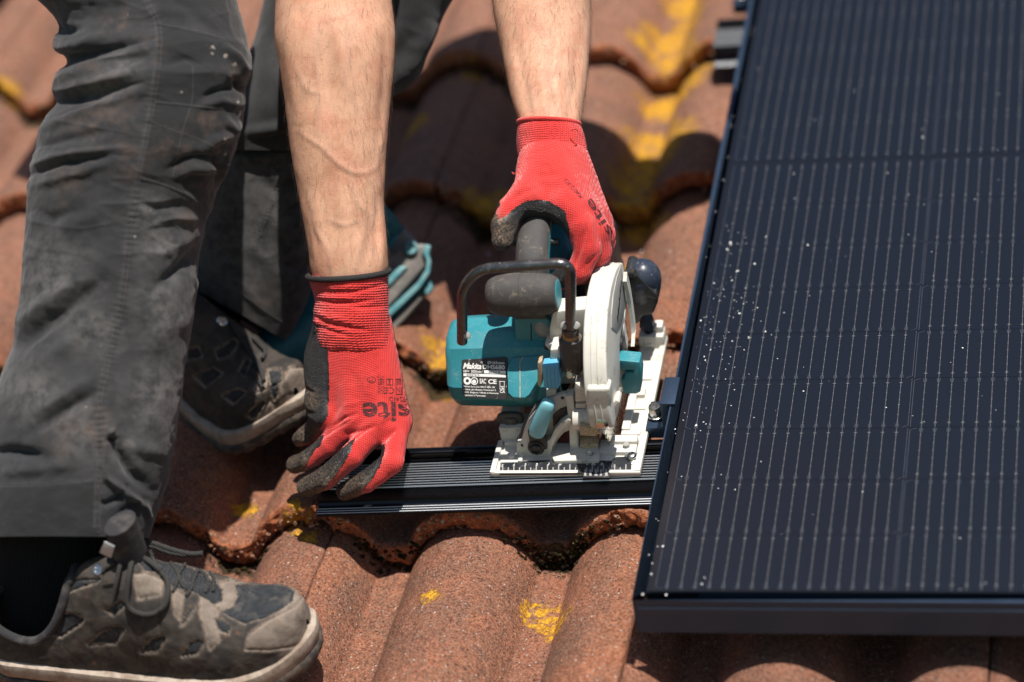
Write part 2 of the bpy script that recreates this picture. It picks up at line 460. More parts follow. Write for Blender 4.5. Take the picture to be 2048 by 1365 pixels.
def build_roof():
    Vs, Fs, A = [], [], {k: [] for k in ("tail", "tint", "far", "moss", "lichen")}; n0 = 0
    lichen_px = []   # centres of the lichen patches, (x, y, radius) on the roof
    def at(px, py, r, w=1.0):
        p = uz(px, py, -100); lichen_px.append((p[0], p[1], r * (.8 if py < 480 else 1), w))
    for px, py, r in ((1075, 1188, 40), (1110, 1222, 30), (1055, 1172, 24), (1075, 1195, 20), (865, 1212, 20), (596, 1056, 22), (625, 1078, 18), (1340, 60, 80), (1345, 105, 70), (1330, 165, 85), (1375, 150, 70), (1300, 255, 80),
                      (1380, 20, 60), (1350, 280, 70), (1290, 330, 85), (1330, 300, 70), (1260, 350, 60), (1270, 400, 70), (1240, 515, 55), (1285, 300, 60), (885, 680, 45), (1010, 370, 40), (830, 255, 50), (810, 265, 40), (985, 385, 45),
                      (1290, 90, 50), (1370, -30, 80), (480, 995, 26), (25, 185, 30), (880, 720, 36), (1225, 505, 40), (1190, 660, 40), (945, 160, 30), (1085, 140, 30), (960, 395, 50), (1310, 430, 40)):
        at(px, py, r)
    LP = np.array(lichen_px)
    for k in range(-3, 8):
        for c in range(-5, 6):
            xa, xb = T_X0 + T_W * c, T_X0 + T_W * (c + 1); ya = T_Y0 + T_G * k
            near = (-2 < k < 3) and (-3 < c < 1)
            vis = (k < 6) and (-4 < c < 2) and k > -3
            h = 1.8 if near else (4.0 if vis else 14.0)
            nx = int(round((xb - xa) / h)) + 1; ny = int(round((T_G + 26) / h)) + 1
            r = np.random.default_rng(1000 + 37 * k + c)
            dz, tilt, dy, tw = r.uniform(-1.5, 1.5), r.uniform(-.006, .006), r.uniform(-4, 4), r.uniform(-.004, .004); tint = r.uniform(0, 1)
            if k == 0 and c == -1: dy = 0
            gx = np.linspace(xa + .9, xb - .9, nx); gt = np.linspace(0, 1, ny)
            X, Tt = np.meshgrid(gx, gt)
            e = 3.0 * fbm(np.stack([gx, 0 * gx + ya, 0 * gx], 1), 34, 4, 5, .6) + dy + (gx - xa) * tw
            if k == 0:    # the broken corner beside the rail end
                for cx, w, dpt in ((-392, 13, 9), (-377, 7, 7), (-352, 8, 6), (-414, 10, 4)): e += dpt * np.exp(-((gx - cx) / w) ** 2)
            Y = ya + e[None, :] * (1 - Tt) + (T_G + 26) * Tt
            P = np.stack([X.ravel(), Y.ravel(), 0 * X.ravel()], 1)
            Z = -68 - 30 * (Y - ya) / T_G - 45 + roll(X) + dz + tilt * (X - xa)
            Z = Z + (1.1 * fbm(P, 42, 3, 11) + .5 * fbm(P, 9, 2, 23)).reshape(Z.shape)
            if near: Z = Z + (.42 * vnoise(P, 3.6, 31)).reshape(Z.shape)
            edge = np.clip((Y - ya - e[None, :]) / 5.0, 0, 1)
            Z -= (1 - edge) ** 2 * (1.2 + 4.2 * np.clip(fbm(P, 9, 3, 41).reshape(Z.shape) + .1, -.3, 1))
            sd = np.minimum(X - xa, xb - X); Z -= np.clip(1 - sd / 3.0, 0, 1) ** 2 * 2.2
            V = np.stack([X, Y, Z], -1)
            rows = [V]
            # the tail face, rough and pebbly, leaning a little under the tile
            nf = 18 if near else (7 if vis else 3)
            top = V[0]; hgt = 27 + 2.2 * np.cos((gx + 365) / 163 * 2 * math.pi) * -1
            face = []
            for j in range(1, nf + 1):
                t = j / nf
                q = top.copy(); q[:, 2] = top[:, 2] - hgt * t; q[:, 1] += -2.2 * math.sin(math.pi * t) + 7 * t * t
                am = 3.0 * fbm(q, 12, 3, 61) + 2.2 * np.clip(vnoise(q, 5.0, 67), -.2, 1) + 1.3 * vnoise(q, 2.6, 69)
                q[:, 1] -= am * math.sin(math.pi * min(1, t * 1.1 + .06)); face.append(q)
            face = np.array(face)[::-1]
            allv = np.concatenate([face, V], 0)          # (nf+ny, nx, 3)
            tail = np.concatenate([np.ones((nf, nx)), np.clip(1 - (Y - ya - e[None, :]) / 7.0, 0, 1) ** 1.5 * .9], 0)
            # side skirts
            L = allv[:, :1].copy(); R_ = allv[:, -1:].copy(); L[..., 2] -= 9; R_[..., 2] -= 9; L[..., 0] += .3; R_[..., 0] -= .3
            allv = np.concatenate([L, allv, R_], 1); tail = np.concatenate([tail[:, :1], tail, tail[:, -1:]], 1)
            m, w = allv.shape[:2]; ii = np.arange(m * w).reshape(m, w)
            F = np.stack([ii[:-1, :-1], ii[:-1, 1:], ii[1:, 1:], ii[1:, :-1]], -1).reshape(-1, 4)
            Q = allv.reshape(-1, 3)
            # moss gathers in the pan against the tail above, and on the tail faces
            yy = Q[:, 1] - ya; pan = 1 - roll(Q[:, 0]) / 45
            moss = .62 * sstep(yy, T_G - 44, T_G - 4) * (.35 + .65 * pan) + .46 * tail.ravel() * (.55 + .45 * pan) + .30 * tail.ravel() * np.exp(-((Q[:, 0] + 105) / 60) ** 2)
            moss += .16 * sstep(Q[:, 1], 500, 900) * (yy > T_G - 70)
            moss *= .55 + .9 * np.clip(vnoise(Q, 120, 91) + .45, 0, 1)
            lich = np.zeros(len(Q))
            for (lx, ly, lr, lw) in LP:
                lich = np.maximum(lich, lw * np.clip(1.15 - np.hypot(Q[:, 0] - lx, Q[:, 1] - ly) / lr, 0, 1))
            lich = lich * .68 + .05
            Vs.append(Q); Fs.append(F + n0); n0 += len(Q)
            A["tail"].append(tail.ravel()); A["tint"].append(np.clip(tint + .35 * vnoise(Q, 160, 95), 0, 1)); A["far"].append(sstep(Q[:, 1], 350, 800)); A["moss"].append(moss); A["lichen"].append(lich)
    # black felt under the battens
    U = np.array([(-1900, -700, -178), (1700, -700, -178), (1700, 2500, -178), (-1900, 2500, -178)], float); Vs.append(U); Fs.append(np.array([[0, 1, 2, 3]]) + n0)
    for k_, v_ in (("tail", 0), ("tint", 1), ("far", 0), ("moss", 1), ("lichen", 0)): A[k_].append(np.full(4, float(v_)))
    roof = obj("roof", np.concatenate(Vs), np.concatenate(Fs), roof_material(), base=(0, 0, -100), attrs={k: np.concatenate(a) for k, a in A.items()})
    tag(roof, "slope of worn orange roof tiles with rounded rolls, moss and yellow lichen", "roof", kind='structure')
    # pebbles and clots of moss standing on the raw tail edges
    def clumps(name, n, mat, size, spread, seed, label, cat, inpan):
        r = np.random.default_rng(seed); b = MB(); V0, F0 = [], []
        bm = bmesh.new(); bmesh.ops.create_icosphere(bm, subdivisions=2, radius=1); bm.verts.index_update()
        IV = np.array([v.co[:] for v in bm.verts]); IF = np.array([[v.index for v in f.verts] for f in bm.faces]); bm.free(); cnt = 0
        for i in range(n):
            k = int(r.choice([0, 0, 0, 1, 1, 2, 3])); x = r.uniform(-620, 60)
            if inpan and roll(np.array([x]))[0] > 30: continue
            y = T_Y0 + T_G * k; f = r.uniform(.1, .9)
            zt = float(-68 - 45 + roll(np.array([x]))[0])
            p = np.array([x, y - 1.2 - r.uniform(0, 1.5), zt - 25 * f])
            if inpan and r.random() < .55: x = float(r.choice([-120, -284, -100])) + r.normal(0, 20); zt = float(-68 - 45 + roll(np.array([x]))[0]); y = T_Y0 + T_G * int(r.choice([0, 0, 1])); p = np.array([x, y - 1 - r.uniform(0, 4), zt - 26 * r.uniform(.2, 1)])
            elif inpan: p = np.array([x, y - r.uniform(2, spread), zt - 29])
            s = size * (r.uniform(.35, 1.0) if inpan else .45 + 1.5 * r.random() ** 4); v = IV * s * (1 + (.65 if inpan else .30) * vnoise(IV * 3 + i * 9, 1.3, seed)[:, None]) * np.array([1, .8, .8])
            V0.append(v + p); F0.append(IF + cnt); cnt += len(v)
        o = obj(name, np.concatenate(V0), np.concatenate(F0), mat, base=(-200, 190, -110)); return tag(o, label, cat, kind='stuff')
    g = G("pebble"); g.set(color=g.ramp(g.noise(5, 2), [(.3, (.17, .075, .04)), (.5, (.27, .15, .09)), (.68, (.40, .29, .21))], 'CONSTANT'), rough=.75)
    clumps("pebbles", 900, g.m, 1.5, 4, 3, "small grey and tan pebbles set in the broken tile edges", "pebbles", False)
    g = G("moss"); g.set(color=g.mix(g.mask(g.noise(4, 3), .42, .6), (0.012, 0.009, 0.005), (0.045, 0.034, 0.012)), rough=1.0, spec=.1, normal=g.bump(g.noise(1.6, 3, .8), 2.5, 1))
    clumps("moss", 1000, g.m, 2.7, 12, 4, "dark dry moss clinging in the tile valleys under each edge", "moss", True)
build_roof()

# the garden far below the eaves
g = G("grass_ground"); g.set(color=g.mix(g.mask(g.noise(4000, 4), .4, .6), (0.06, 0.09, 0.03), (0.09, 0.10, 0.045)), rough=1)
me = bpy.data.meshes.new("ground"); me.from_pydata([(-900, -900, 0), (900, -900, 0), (900, 900, 0), (-900, 900, 0)], [], [(0, 1, 2, 3)]); me.materials.append(g.m)
o = bpy.data.objects.new("ground", me); o.location = (0, 0, -5.2); COL.objects.link(o); tag(o, "green ground far below the eaves", "ground", kind='structure')
# ================================================================== solar panel
def build_panel():
    PW, PH, TH = 1096.0, 1770.0, 40.0
    root = thing("solar_panel", (0, 0, -40), "black solar panel with fine silver wires lying on rails beside the saw", "solar panel")
    g = G("black_anodised"); sm = g.noise(40, 4, .6)
    g.set(color=(0.045, 0.072, 0.118), metal=.6, spec=.3, rough=g.ramp(sm, [(.3, .30), (.7, .42)]), normal=g.bump(g.noise(.7, 2), .05, .5)); M_AN = g.m
    fr = MB(); lip = 11.5; bv = 2.4
    def bar(P, Q):  # a frame side: outer outline runs round its section
        fr.prism(P, Q, bv)
    z1, z0 = 0.0, -TH
    # each side: upright wall and top lip, mitred at the corners
    def side(o0, o1, i0, i1):
        fr.prism([(*o0, z1), (*o1, z1), (*i1, z1), (*i0, z1)], [(*o0, z0), (*o1, z0), (*i1, z0), (*i0, z0)], 1.6, 3)
    a = lip
    side((0, 0), (PW, 0), (a, a), (PW - a, a)) if False else None
    side((0, 0), (PW, 0), (PW - a, a), (a, a)); side((PW, 0), (PW, PH), (PW - a, PH - a), (PW - a, a))
    side((PW, PH), (0, PH), (a, PH - a), (PW - a, PH - a)); side((0, PH), (0, 0), (a, a), (a, PH - a))
    # groove along the front face
    fr.box(4, PW - 4, -.8, 1.0, -15.5, -9.0, .5)
    fr.build("frame", M_AN, root)
    # laminate
    g = G("panel_glass"); g.set(color=(0.006, 0.007, 0.011), rough=.28, spec=.35, coat=.35, coat_rough=.2, normal=g.bump(g.noise(1.0, 2), .03, .3))
    b = MB(); b.box(a - .5, PW - a + .5, a - .5, PH - a + .5, -7, -1.6); b.build("glass_sheet", g.m, root, smooth=False)
    g = G("solar_cell"); st = g.wave(1.3, 'Y', 0)
    g.set(color=g.mix(g.mul(st, .5), (0.0042, 0.0066, 0.0128), (0.0068, 0.0096, 0.0175)), rough=.40, spec=.2, coat=.26, coat_rough=.2)
    cells, bus, edge = [], [], []
    x0, y0, pitch, cw = 19.0, 15.5, 71.95, 210.0
    cm_ = MB(); cc = 6.0; bV, bF, nb = [], [], 0
    def quad(x, y, w, h, z):
        nonlocal nb
        bV.extend([(x - w / 2, y - h / 2, z), (x + w / 2, y - h / 2, z), (x + w / 2, y + h / 2, z), (x - w / 2, y + h / 2, z)]); bF.append((nb, nb + 1, nb + 2, nb + 3)); nb += 4
    eV, eF, ne = [], [], 0
    def line(p, q, w, z):
        nonlocal ne
        p, q = np.array(p, float), np.array(q, float); d = q - p; n_ = np.array([-d[1], d[0]]) / np.linalg.norm(d) * w / 2
        for v in (p - n_, q - n_, q + n_, p + n_): eV.append((*v, z))
        eF.append((ne, ne + 1, ne + 2, ne + 3)); ne += 4
    for c in range(5):
        cx = x0 + c * 212.2
        for r in range(24):
            cy = y0 + r * pitch + (9.0 if r >= 9 else 0) + .5; ch = pitch - 1.0
            odd = (r % 3); ex = cx + cw; ey = cy + ch
            up = c % 2 == 0
            k0 = cc if up else 0; k1 = 0 if up else cc       # chamfered corners at one end
            poly = [(cx + k0, cy), (ex - k0, cy), (ex, cy + k0 * .45), (ex, ey - k1 * .45), (ex - k1, ey), (cx + k1, ey), (cx, ey - k1 * .45), (cx, cy + k0 * .45)]
            if k0 == 0: poly = [(cx, cy), (ex, cy), (ex, ey - k1 * .45), (ex - k1, ey), (cx + k1, ey), (cx, ey - k1 * .45)]
            else: poly = [(cx + k0, cy), (ex - k0, cy), (ex, cy + k0 * .45), (ex, ey), (cx, ey), (cx, cy + k0 * .45)]
            cm_.add([(px, py, -1.35) for px, py in poly], [tuple(range(len(poly)))])
            if c < 3:
                for i in range(len(poly)):
                    p, q = np.array(poly[i]), np.array(poly[(i + 1) % len(poly)])
                    if abs(p[1] - q[1]) < .1 and abs(p[0] - q[0]) > 50: continue
                    line(p, q, .32, -1.22)
                for k in range(16):
                    bx = cx + 10.2 + k * 12.64
                    quad(bx, cy + ch / 2, .34, ch + .6, -1.15)
                    for j in range(6): quad(bx, cy + 8 + j * (ch - 14) / 5.4, 1.0, 1.0, -1.05)
                    s = 1 if up else -1; e0 = (cy if up else ey)
                    quad(bx, e0 - s * 6.5 + (ch + 1.0) * 0, 2.7, 1.0, -1.05) if False else None
                    # little fork where the wire leaves the cell
                    for sx in (-1, 1):
                        line((bx + sx * 1.45, e0 + s * .4), (bx + sx * 1.0, e0 + s * 5.4), .42, -1.05)
                    line((bx - 1.1, e0 + s * 5.4), (bx + 1.1, e0 + s * 5.4), .45, -1.05)
                    quad(bx, (ey - 6.2) if up else (cy + 6.2), 2.9, .95, -1.05)
    cm_.build("cells", g.m, root, smooth=False)
    g = G("silver_wire"); g.set(color=(0.165, 0.165, 0.165), metal=.5, rough=.55, coat=.3, coat_rough=.2)
    obj("wires", bV, np.array(bF), g.m, root, smooth=False)
    g = G("cell_rim"); g.set(color=(0.075, 0.085, 0.11), metal=.3, rough=.5)
    obj("cell_rims", np.array(eV) , np.array(eF), g.m, root, smooth=False)
    return M_AN
M_AN = build_panel()

# ================================================================== mounting rails
def rail_material():
    g = G("black_rail"); sm = g.noise(30, 4, .6)
    dust = g.mul(g.mask(g.noise(.9, 2, .7), .54, .68), .10)
    g.set(color=g.mix(dust, (0.020, 0.023, 0.030), (0.20, 0.18, 0.15)), metal=.95, rough=g.ramp(sm, [(.3, .25), (.7, .34)]), normal=g.bump(g.noise(.8, 2), .05, .6)); return g.m
M_RAIL = rail_material()
g = G("glint_rib"); g.set(color=(0.50, 0.51, 0.53), metal=1.0, rough=.44, normal=g.bump(g.noise(.5, 2, .8), .06, .8)); M_RIB = g.m  # same black rail; paler metal paints the sun's glint on its ribs
g = G("sawdust_floor"); g.set(color=g.mix(g.mask(g.noise(1.3, 3, .8), .42, .60), (0.10, 0.085, 0.06), (0.36, 0.30, 0.22)), rough=1, normal=g.bump(g.noise(1.2, 3, .8), 1.0, 1)); M_DUST = g.m
g = G("bright_rail_cut"); g.set(color=(0.40, 0.40, 0.42), metal=.9, rough=.4); M_CUT = g.m

def rail_section():
    """outline in (y, z): y = 0 at the top front edge, z = 0 on top"""
    P = [(-13.0, -25.0), (-13.0, -22.6)]
    for i in range(3):                                   # three ribs on the flange
        y = -13 + 1.0 + i * 3.4; P += [(y, -22.6), (y + .1, -22.1), (y + .35, -21.75), (y + .8, -21.55), (y + 1.3, -21.6), (y + 1.8, -22.0), (y + 2.0, -22.8)]
    P += [(-2.0, -22.4), (.6, -20.5), (2.2, -16.5), (2.6, -10.5), (1.6, -5.0), (0, -2.2), (-.4, -.9), (.1, -.25)]
    y = .1
    for i in range(10):                                  # ribs on top
        P += [(y + .0, -2.2), (y + .03, -1.1), (y + .12, -.62), (y + .30, -.25), (y + .6, 0), (y + .9, -.05), (y + 1.15, -.4), (y + 1.25, -1.1), (y + 1.3, -2.6), (y + 3.4, -2.6)]; y += 3.65
    P += [(y + .2, 0), (y + 2.6, 0), (y + 2.8, -1), (y + 2.8, -13), (y + 13.5, -13), (y + 13.5, -4), (y + 12.6, -3), (y + 12.6, -.4), (y + 13.0, 0), (y + 20.0, 0), (y + 20.4, -.4), (y + 20.4, -25)]
    return P
def make_rail(name, xl, xr, y_at0, slope, z, label, group):
    P = rail_section(); ang = math.atan(slope)
    base = np.array([xl, y_at0 + slope * xl, z])
    root = thing(name, base + (0, 0, -25), label, "rail", group)
    ex = np.array([math.cos(ang), math.sin(ang), 0]); ey = np.array([-math.sin(ang), math.cos(ang), 0]); ez = np.array([0, 0, 1.0])
    Ln = (xr - xl) / math.cos(ang)
    A = np.array([base + ey * p[0] + ez * p[1] for p in P]); B = A + ex * Ln
    n = len(P)
    V = np.concatenate([A, B]); F = [(i, (i + 1) % n, n + (i + 1) % n, n + i) for i in range(n)] + [tuple(range(n))[::-1], tuple(range(n, 2 * n))]
    b = MB(); b.add(V, F); ro = b.build("extrusion", [M_RAIL, M_RIB], root, angle=48)
    def isrib(p):
        c = np.array(p.center[:]) * 1000 + base_of(ro) - base; y_ = c @ ey; return (c[2] > -.9 and y_ < 36.9) or (-22.2 < c[2] < -21 and y_ < -1.5)
    ro.data.polygons.foreach_set('material_index', np.array([1 if len(p.vertices) == 4 and isrib(p) else 0 for p in ro.data.polygons], np.int32))
    # sawdust lying in the slot
    y0 = 36.6 + 2.9
    b = MB(); q = lambda s, y, zz: base + ex * s + ey * y + ez * zz
    b.prism([q(.5, y0, -9.0), q(Ln - .5, y0, -9.0), q(Ln - .5, y0 + 10.2, -9.0), q(.5, y0 + 10.2, -9.0)], [q(.5, y0, -12.9), q(Ln - .5, y0, -12.9), q(Ln - .5, y0 + 10.2, -12.9), q(.5, y0 + 10.2, -12.9)])
    b.build("slot_floor", M_DUST, root)
    return root
make_rail("mounting_rail", -349, 1150, 206.0, .0415, -40.0, "black grooved aluminium rail held down by the near red glove, its end open", "rails under the panel")
make_rail("mounting_rail", -44, 1150, 966.0, .02, -40.0, "black grooved rail stub poking out under the far top end of the panel", "rails under the panel")

# ================================================================== end clamps
def make_clamp(y, label):
    x = 0.0
    root = thing("end_clamp", (-14, y, -40), label, "clamp", "clamps on the panel edge")
    b = MB()
    # stepped black block: foot on the rail, upright against the frame, lip over its edge
    S = [(-27, -40), (-27, -27), (-9.5, -27), (-9.5, 1.5), (-9.5, 3.6), (5.5, 3.6), (5.5, .35), (-1.2, .35), (-1.2, -40)]
    A = [(px, y - 20, pz) for px, pz in S]; B = [(px, y + 20, pz) for px, pz in S]
    b.prism(A, B, .7); b.build("clamp_body", M_AN, root)
    g = bpy.data.materials.get("polished_steel")
    if not g:
        gg = G("polished_steel"); gg.set(color=(0.62, 0.61, 0.59), metal=1, rough=gg.ramp(gg.noise(3, 2), [(.3, .16), (.7, .34)])); g = gg.m
    b = MB(); c = (-18.5, y - 4, -27)
    b.lathe(c, (0, 0, 1), [(0, 6.2), (.6, 6.7), (1.6, 6.7), (2.2, 6.0)], 30); b.lathe(np.array(c) + (0, 0, 2.25), (0, 0, 1), [(0, 7.4), (.5, 7.8), (1.2, 7.8), (1.6, 7.0)], 30)
    b.lathe(np.array(c) + (0, 0, 4), (0, 0, 1), [(0, 5.6), (.5, 6.1), (9.6, 6.1), (10.6, 5.5), (10.8, 4.6), (10.7, 3.6), (7.0, 3.4), (6.9, 0.01)], 36)
    b.build("bolt", g, root)
    return root
make_clamp(284, "black end clamp with bright socket bolt holding the panel edge beside the saw")
make_clamp(1052, "blurred black end clamp with bright bolt at the far top of the panel edge")
# ================================================================== circular saw
def plastic(name, col, dirty=(0.42, 0.36, 0.28), amt=.35, rough=.42, scuff=.25, bump=.12, spec=.5):
    g = G(name)
    d = g.mul(g.mask(g.noise(14, 5, .7, dist=.5), .50, .72), g.mask(g.noise(2.2, 3, .7), .40, .62))
    w = g.mask(g.noise(30, 4, .6), .45, .75)
    c = g.mix(g.mul(w, .25), col, tuple(min(1, k * 1.35 + .02) for k in col))
    c = g.mix(g.mul(d, amt), c, dirty)
    sp = g.mul(g.mask(g.vor(3.0), .16, .07), g.mask(g.noise(9, 2), .48, .6))
    c = g.mix(g.mul(sp, scuff * 2), c, (0.6, 0.56, 0.48))
    g.set(color=c, rough=g.ramp(g.noise(18, 3), [(.3, rough - .08), (.7, rough + .16)]), spec=spec, normal=g.bump(g.add(g.noise(1.0, 2, .6), g.mul(g.noise(6, 3), .5)), bump, .6))
    return g.m
M_TEAL = plastic("teal_plastic", (0.026, 0.205, 0.245), dirty=(0.34, 0.36, 0.33), amt=.34, scuff=.3, rough=.40)
M_TEALD = plastic("dark_teal_plastic", (0.012, 0.13, 0.155), amt=.2, rough=.4)
M_CREAM = plastic("cream_casting", (0.57, 0.545, 0.485), dirty=(0.25, 0.205, 0.145), amt=.85, scuff=.0, rough=.48)
M_RUB = plastic("worn_rubber", (0.056, 0.052, 0.050), dirty=(0.25, 0.20, 0.155), amt=.75, rough=.62, bump=.3, spec=.35, scuff=.1)
M_BLK = plastic("black_plastic", (0.018, 0.018, 0.019), dirty=(0.25, 0.21, 0.16), amt=.35, rough=.42, scuff=.2)
M_BAR = plastic("black_steel_bar", (0.018, 0.019, 0.021), dirty=(0.24, 0.245, 0.25), amt=.3, rough=.24, scuff=.6, bump=.15, spec=1.0)
M_BLUE = plastic("light_blue_plastic", (0.10, 0.36, 0.56), dirty=(0.5, 0.47, 0.42), amt=.5, rough=.42, scuff=.2)
M_LEV = plastic("pale_teal_plastic", (0.16, 0.43, 0.50), dirty=(0.55, 0.52, 0.46), amt=.55, rough=.38, scuff=.3)
M_GREY = plastic("grey_plastic", (0.30, 0.29, 0.27), amt=.3, rough=.5, scuff=0)
M_NAVY = plastic("dark_blue_plastic", (0.022, 0.030, 0.050), dirty=(0.30, 0.29, 0.28), amt=.42, rough=.36, scuff=.5)
M_DGREY = plastic("dusty_dark_grey", (0.055, 0.052, 0.05), dirty=(0.34, 0.29, 0.22), amt=.6, rough=.5, scuff=.4)
M_DGREY2 = plastic("smeared_black_plastic", (0.018, 0.02, 0.025), dirty=(0.30, 0.29, 0.28), amt=.6, rough=.38, scuff=.4)
M_STEEL = bpy.data.materials["polished_steel"]
g = G("brass_band"); g.set(color=(0.36, 0.20, 0.085), rough=.45, metal=.3); M_BRASS = g.m
g = G("saw_dust"); g.set(color=g.mix(g.mask(g.noise(2, 3, .8), .4, .62), (0.62, 0.49, 0.33), (0.36, 0.27, 0.17)), rough=1, normal=g.bump(g.noise(1.6, 3, .8), 1.2, 1)); M_SAWD = g.m
g = G("print_white"); g.set(color=(0.74, 0.72, 0.68), rough=.5); M_WHITE = g.m
g = G("print_black"); g.set(color=(0.012, 0.012, 0.013), rough=.5); M_INK = g.m

def text_mesh(s, size=1.0, bold=0.0, spacing=1.0, shear=0.0):
    """flat letters as vertices and faces in a plane, lower left corner near the origin"""
    cu = bpy.data.curves.new("lettering", 'FONT'); cu.body = s; cu.size = size; cu.offset = bold; cu.space_character = spacing; cu.shear = shear; cu.resolution_u = 3
    o = bpy.data.objects.new("lettering", cu); COL.objects.link(o)
    dg = bpy.context.evaluated_depsgraph_get(); me = o.evaluated_get(dg).to_mesh()
    V = np.array([v.co[:] for v in me.vertices]); F = [tuple(p.vertices) for p in me.polygons]
    o.evaluated_get(dg).to_mesh_clear(); bpy.data.objects.remove(o); bpy.data.curves.remove(cu)
    return V, F

def build_saw():
    root = thing("circular_saw", (-100, 300, -38), "teal and cream cordless circular saw standing on the black rail, gripped by a red glove", "circular saw")
    Y = lambda pts, y: np.array([uy(a, b, y) for a, b in pts])
    X = lambda pts, x: np.array([ux(a, b, x) for a, b in pts])
    def py(b, pts, y, t, bev=1.2, seg=2):
        P = Y(pts, y); b.prism(P, P + (0, t, 0), bev, seg); return b
    def px(b, pts, x, t, bev=1.2, seg=2):
        P = X(pts, x); b.prism(P, P - (t, 0, 0), bev, seg); return b
    def part(name, b, mat, parent=root, angle=38, **k): return b.build(name, mat, parent, angle, **k)

    # ---- base plate: front band with raised rims, strip along the right, block at the left
    b = MB()
    b.box(-172, -26, 207.5, 252, -37.9, -35.0, .8)
    b.box(-52, -26, 250, 412, -37.9, -35.0, .8)
    b.box(-172, -86, 206, 210.5, -37.95, -32.6, 1.6); b.box(-56, -25.2, 206, 210.5, -37.95, -32.6, 1.6)
    b.box(-173.2, -167.8, 206.5, 254, -37.9, -31.8, 1.4)
    b.box(-31.5, -25.2, 208, 413, -37.9, -31.5, 1.4)
    b.box(-52, -26, 396, 414, -37.9, -20, 2.0); b.box(-36, -27, 402, 414, -22, -12, 2.0)
    b.box(-166, -139, 248, 254, -37.9, -31, 1.2); b.box(-148, -143.5, 222, 254, -37.9, -31, 1.2); b.box(-166, -146, 222, 226, -37.9, -33, 1)
    b.lathe((-156, 232, -36), (0, 0, 1), [(0, 4.5), (4, 4.4), (4.6, 3.6)], 20)
    b.box(-170, -140, 253, 275, -37.9, -16, 1.6); b.box(-170, -150, 270, 285, -36, -10, 1.5)
    b.box(-52, -33, 262, 268, -36, -33, .8); b.box(-52, -33, 300, 305, -36, -33, .8); b.box(-50, -33, 345, 350, -36, -32.5, .8); b.box(-52, -44, 268, 345, -36, -31, 1.2)
    b.box(-70, -33, 233, 252, -36, -30.5, 1.4); b.box(-60, -33, 244, 254, -36, -26.5, 1.4)
    b.box(-44, -36, 318, 330, -36, -30, 1)
    bp = part("base_plate", b, M_CREAM)
    b = MB()
    b.lathe((-43, 241, -31), (0, 0, 1), [(0, 3.3), (3.6, 3.2), (4.2, 2.6)], 20); part("rivet", b, M_GREY, bp)
    b = MB(); b.lathe((-36, 228, -35), (0, 0, 1), [(0, 8.2), (1.2, 8.4), (1.8, 7.2)], 26); b.lathe((-36, 228, -33.5), (0, 0, 1), [(0, 5.2), (3.0, 5.0), (4.6, 4.0), (5.3, 2.2), (5.0, .2)], 24); part("screw", b, M_STEEL, bp)

    # ---- dark measuring strip lying on the front of the plate
    b = MB()
    O = [(1001, 927), (998.5, 948), (1165, 947), (1166, 955), (1219, 955), (1220, 946), (1262, 944), (1263, 917), (1258, 913), (1232, 914), (1222, 922), (1200, 921), (1195, 916), (1033, 923)]
    P = np.array([uz(a, c, -33.2) for a, c in O]); b.prism(P, P - (0, 0, 1.9), .4)
    st = part("guide_strip", b, M_DGREY2)
    b = MB(); r = np.random.default_rng(2)
    for i in range(23):
        a = 1005 + i * 11.2; 
        if 1160 < a < 1172: continue
        hh = 15 if i % 2 == 0 else 9
        q = [uz(a + dx, 944 - dy, -33.0) for dx, dy in ((-1.0, 0), (1.2, 0), (1.6, hh), (-.6, hh))]
        P = np.array(q); b.prism(P, P - (0, 0, .5))
    for i in range(5):
        a = 1168 + i * 10.5; q = [uz(a + dx, 952 - dy, -33.0) for dx, dy in ((0, 0), (5 + r.uniform(-1, 2), 0), (4, 13), (1, 14))]; P = np.array(q); b.prism(P, P - (0, 0, .35))
    part("tick_marks", b, M_GREY, st, smooth=False)
    b = MB()
    for ch, a, c in (("5", 1002, 934), ("4", 1025, 933), ("3", 1048, 932), ("2", 1071, 932), ("1", 1095, 931), ("0", 1118, 931), ("0", 1172, 930), ("45", 1182, 931), ("0", 1201, 931)):
        V, F = text_mesh(ch, 4.2, .06); o = uz(a, c, -33.1); b.add(V * (1, 1.25, 1) + o, F)
    part("lettering", b, M_WHITE, st, smooth=False)

    # ---- bevel bracket: fan shaped plate standing across the front
    b = MB()
    yb = 244.0
    py(b, [(1036, 905), (1038, 880), (1045, 858), (1056, 836), (1070, 819), (1086, 806), (1100, 800), (1112, 793), (1130, 788), (1145, 794), (1150, 806), (1152, 850), (1158, 885), (1160, 912), (1140, 912), (1138, 862), (1128, 866), (1116, 880), (1108, 898), (1104, 912)], yb, 6, 1.3)
    py(b, [(1033, 921), (1033, 886), (1042, 886), (1046, 868), (1056, 846), (1070, 828), (1082, 816), (1090, 822), (1078, 834), (1066, 852), (1060, 872), (1062, 884), (1070, 896), (1100, 880), (1108, 862), (1120, 848), (1136, 838), (1141, 842), (1141, 850), (1128, 858), (1114, 874), (1105, 894), (1102, 912), (1094, 921)], 233.0, 9, 1.3)
    b.prism(*(lambda P: (P, P - (0, 0, 7)))(np.array([uz(a, c, -29) for a, c in ((1104, 914), (1108, 922), (1196, 920), (1200, 912), (1196, 893), (1182, 884), (1158, 884), (1140, 905))])), 1.4)
    py(b, [(1140, 912), (1139, 856), (1130, 794), (1146, 792), (1152, 850), (1159, 912)], 238, 12, 1.4)
    br = part("bevel_bracket", b, M_CREAM)
    b = MB(); py(b, [(1036, 884), (1042, 862), (1053, 839), (1067, 820), (1083, 806), (1087, 811), (1073, 824), (1060, 842), (1049, 865), (1045, 885)], 240.5, 5, .6)
    r = np.random.default_rng(5)
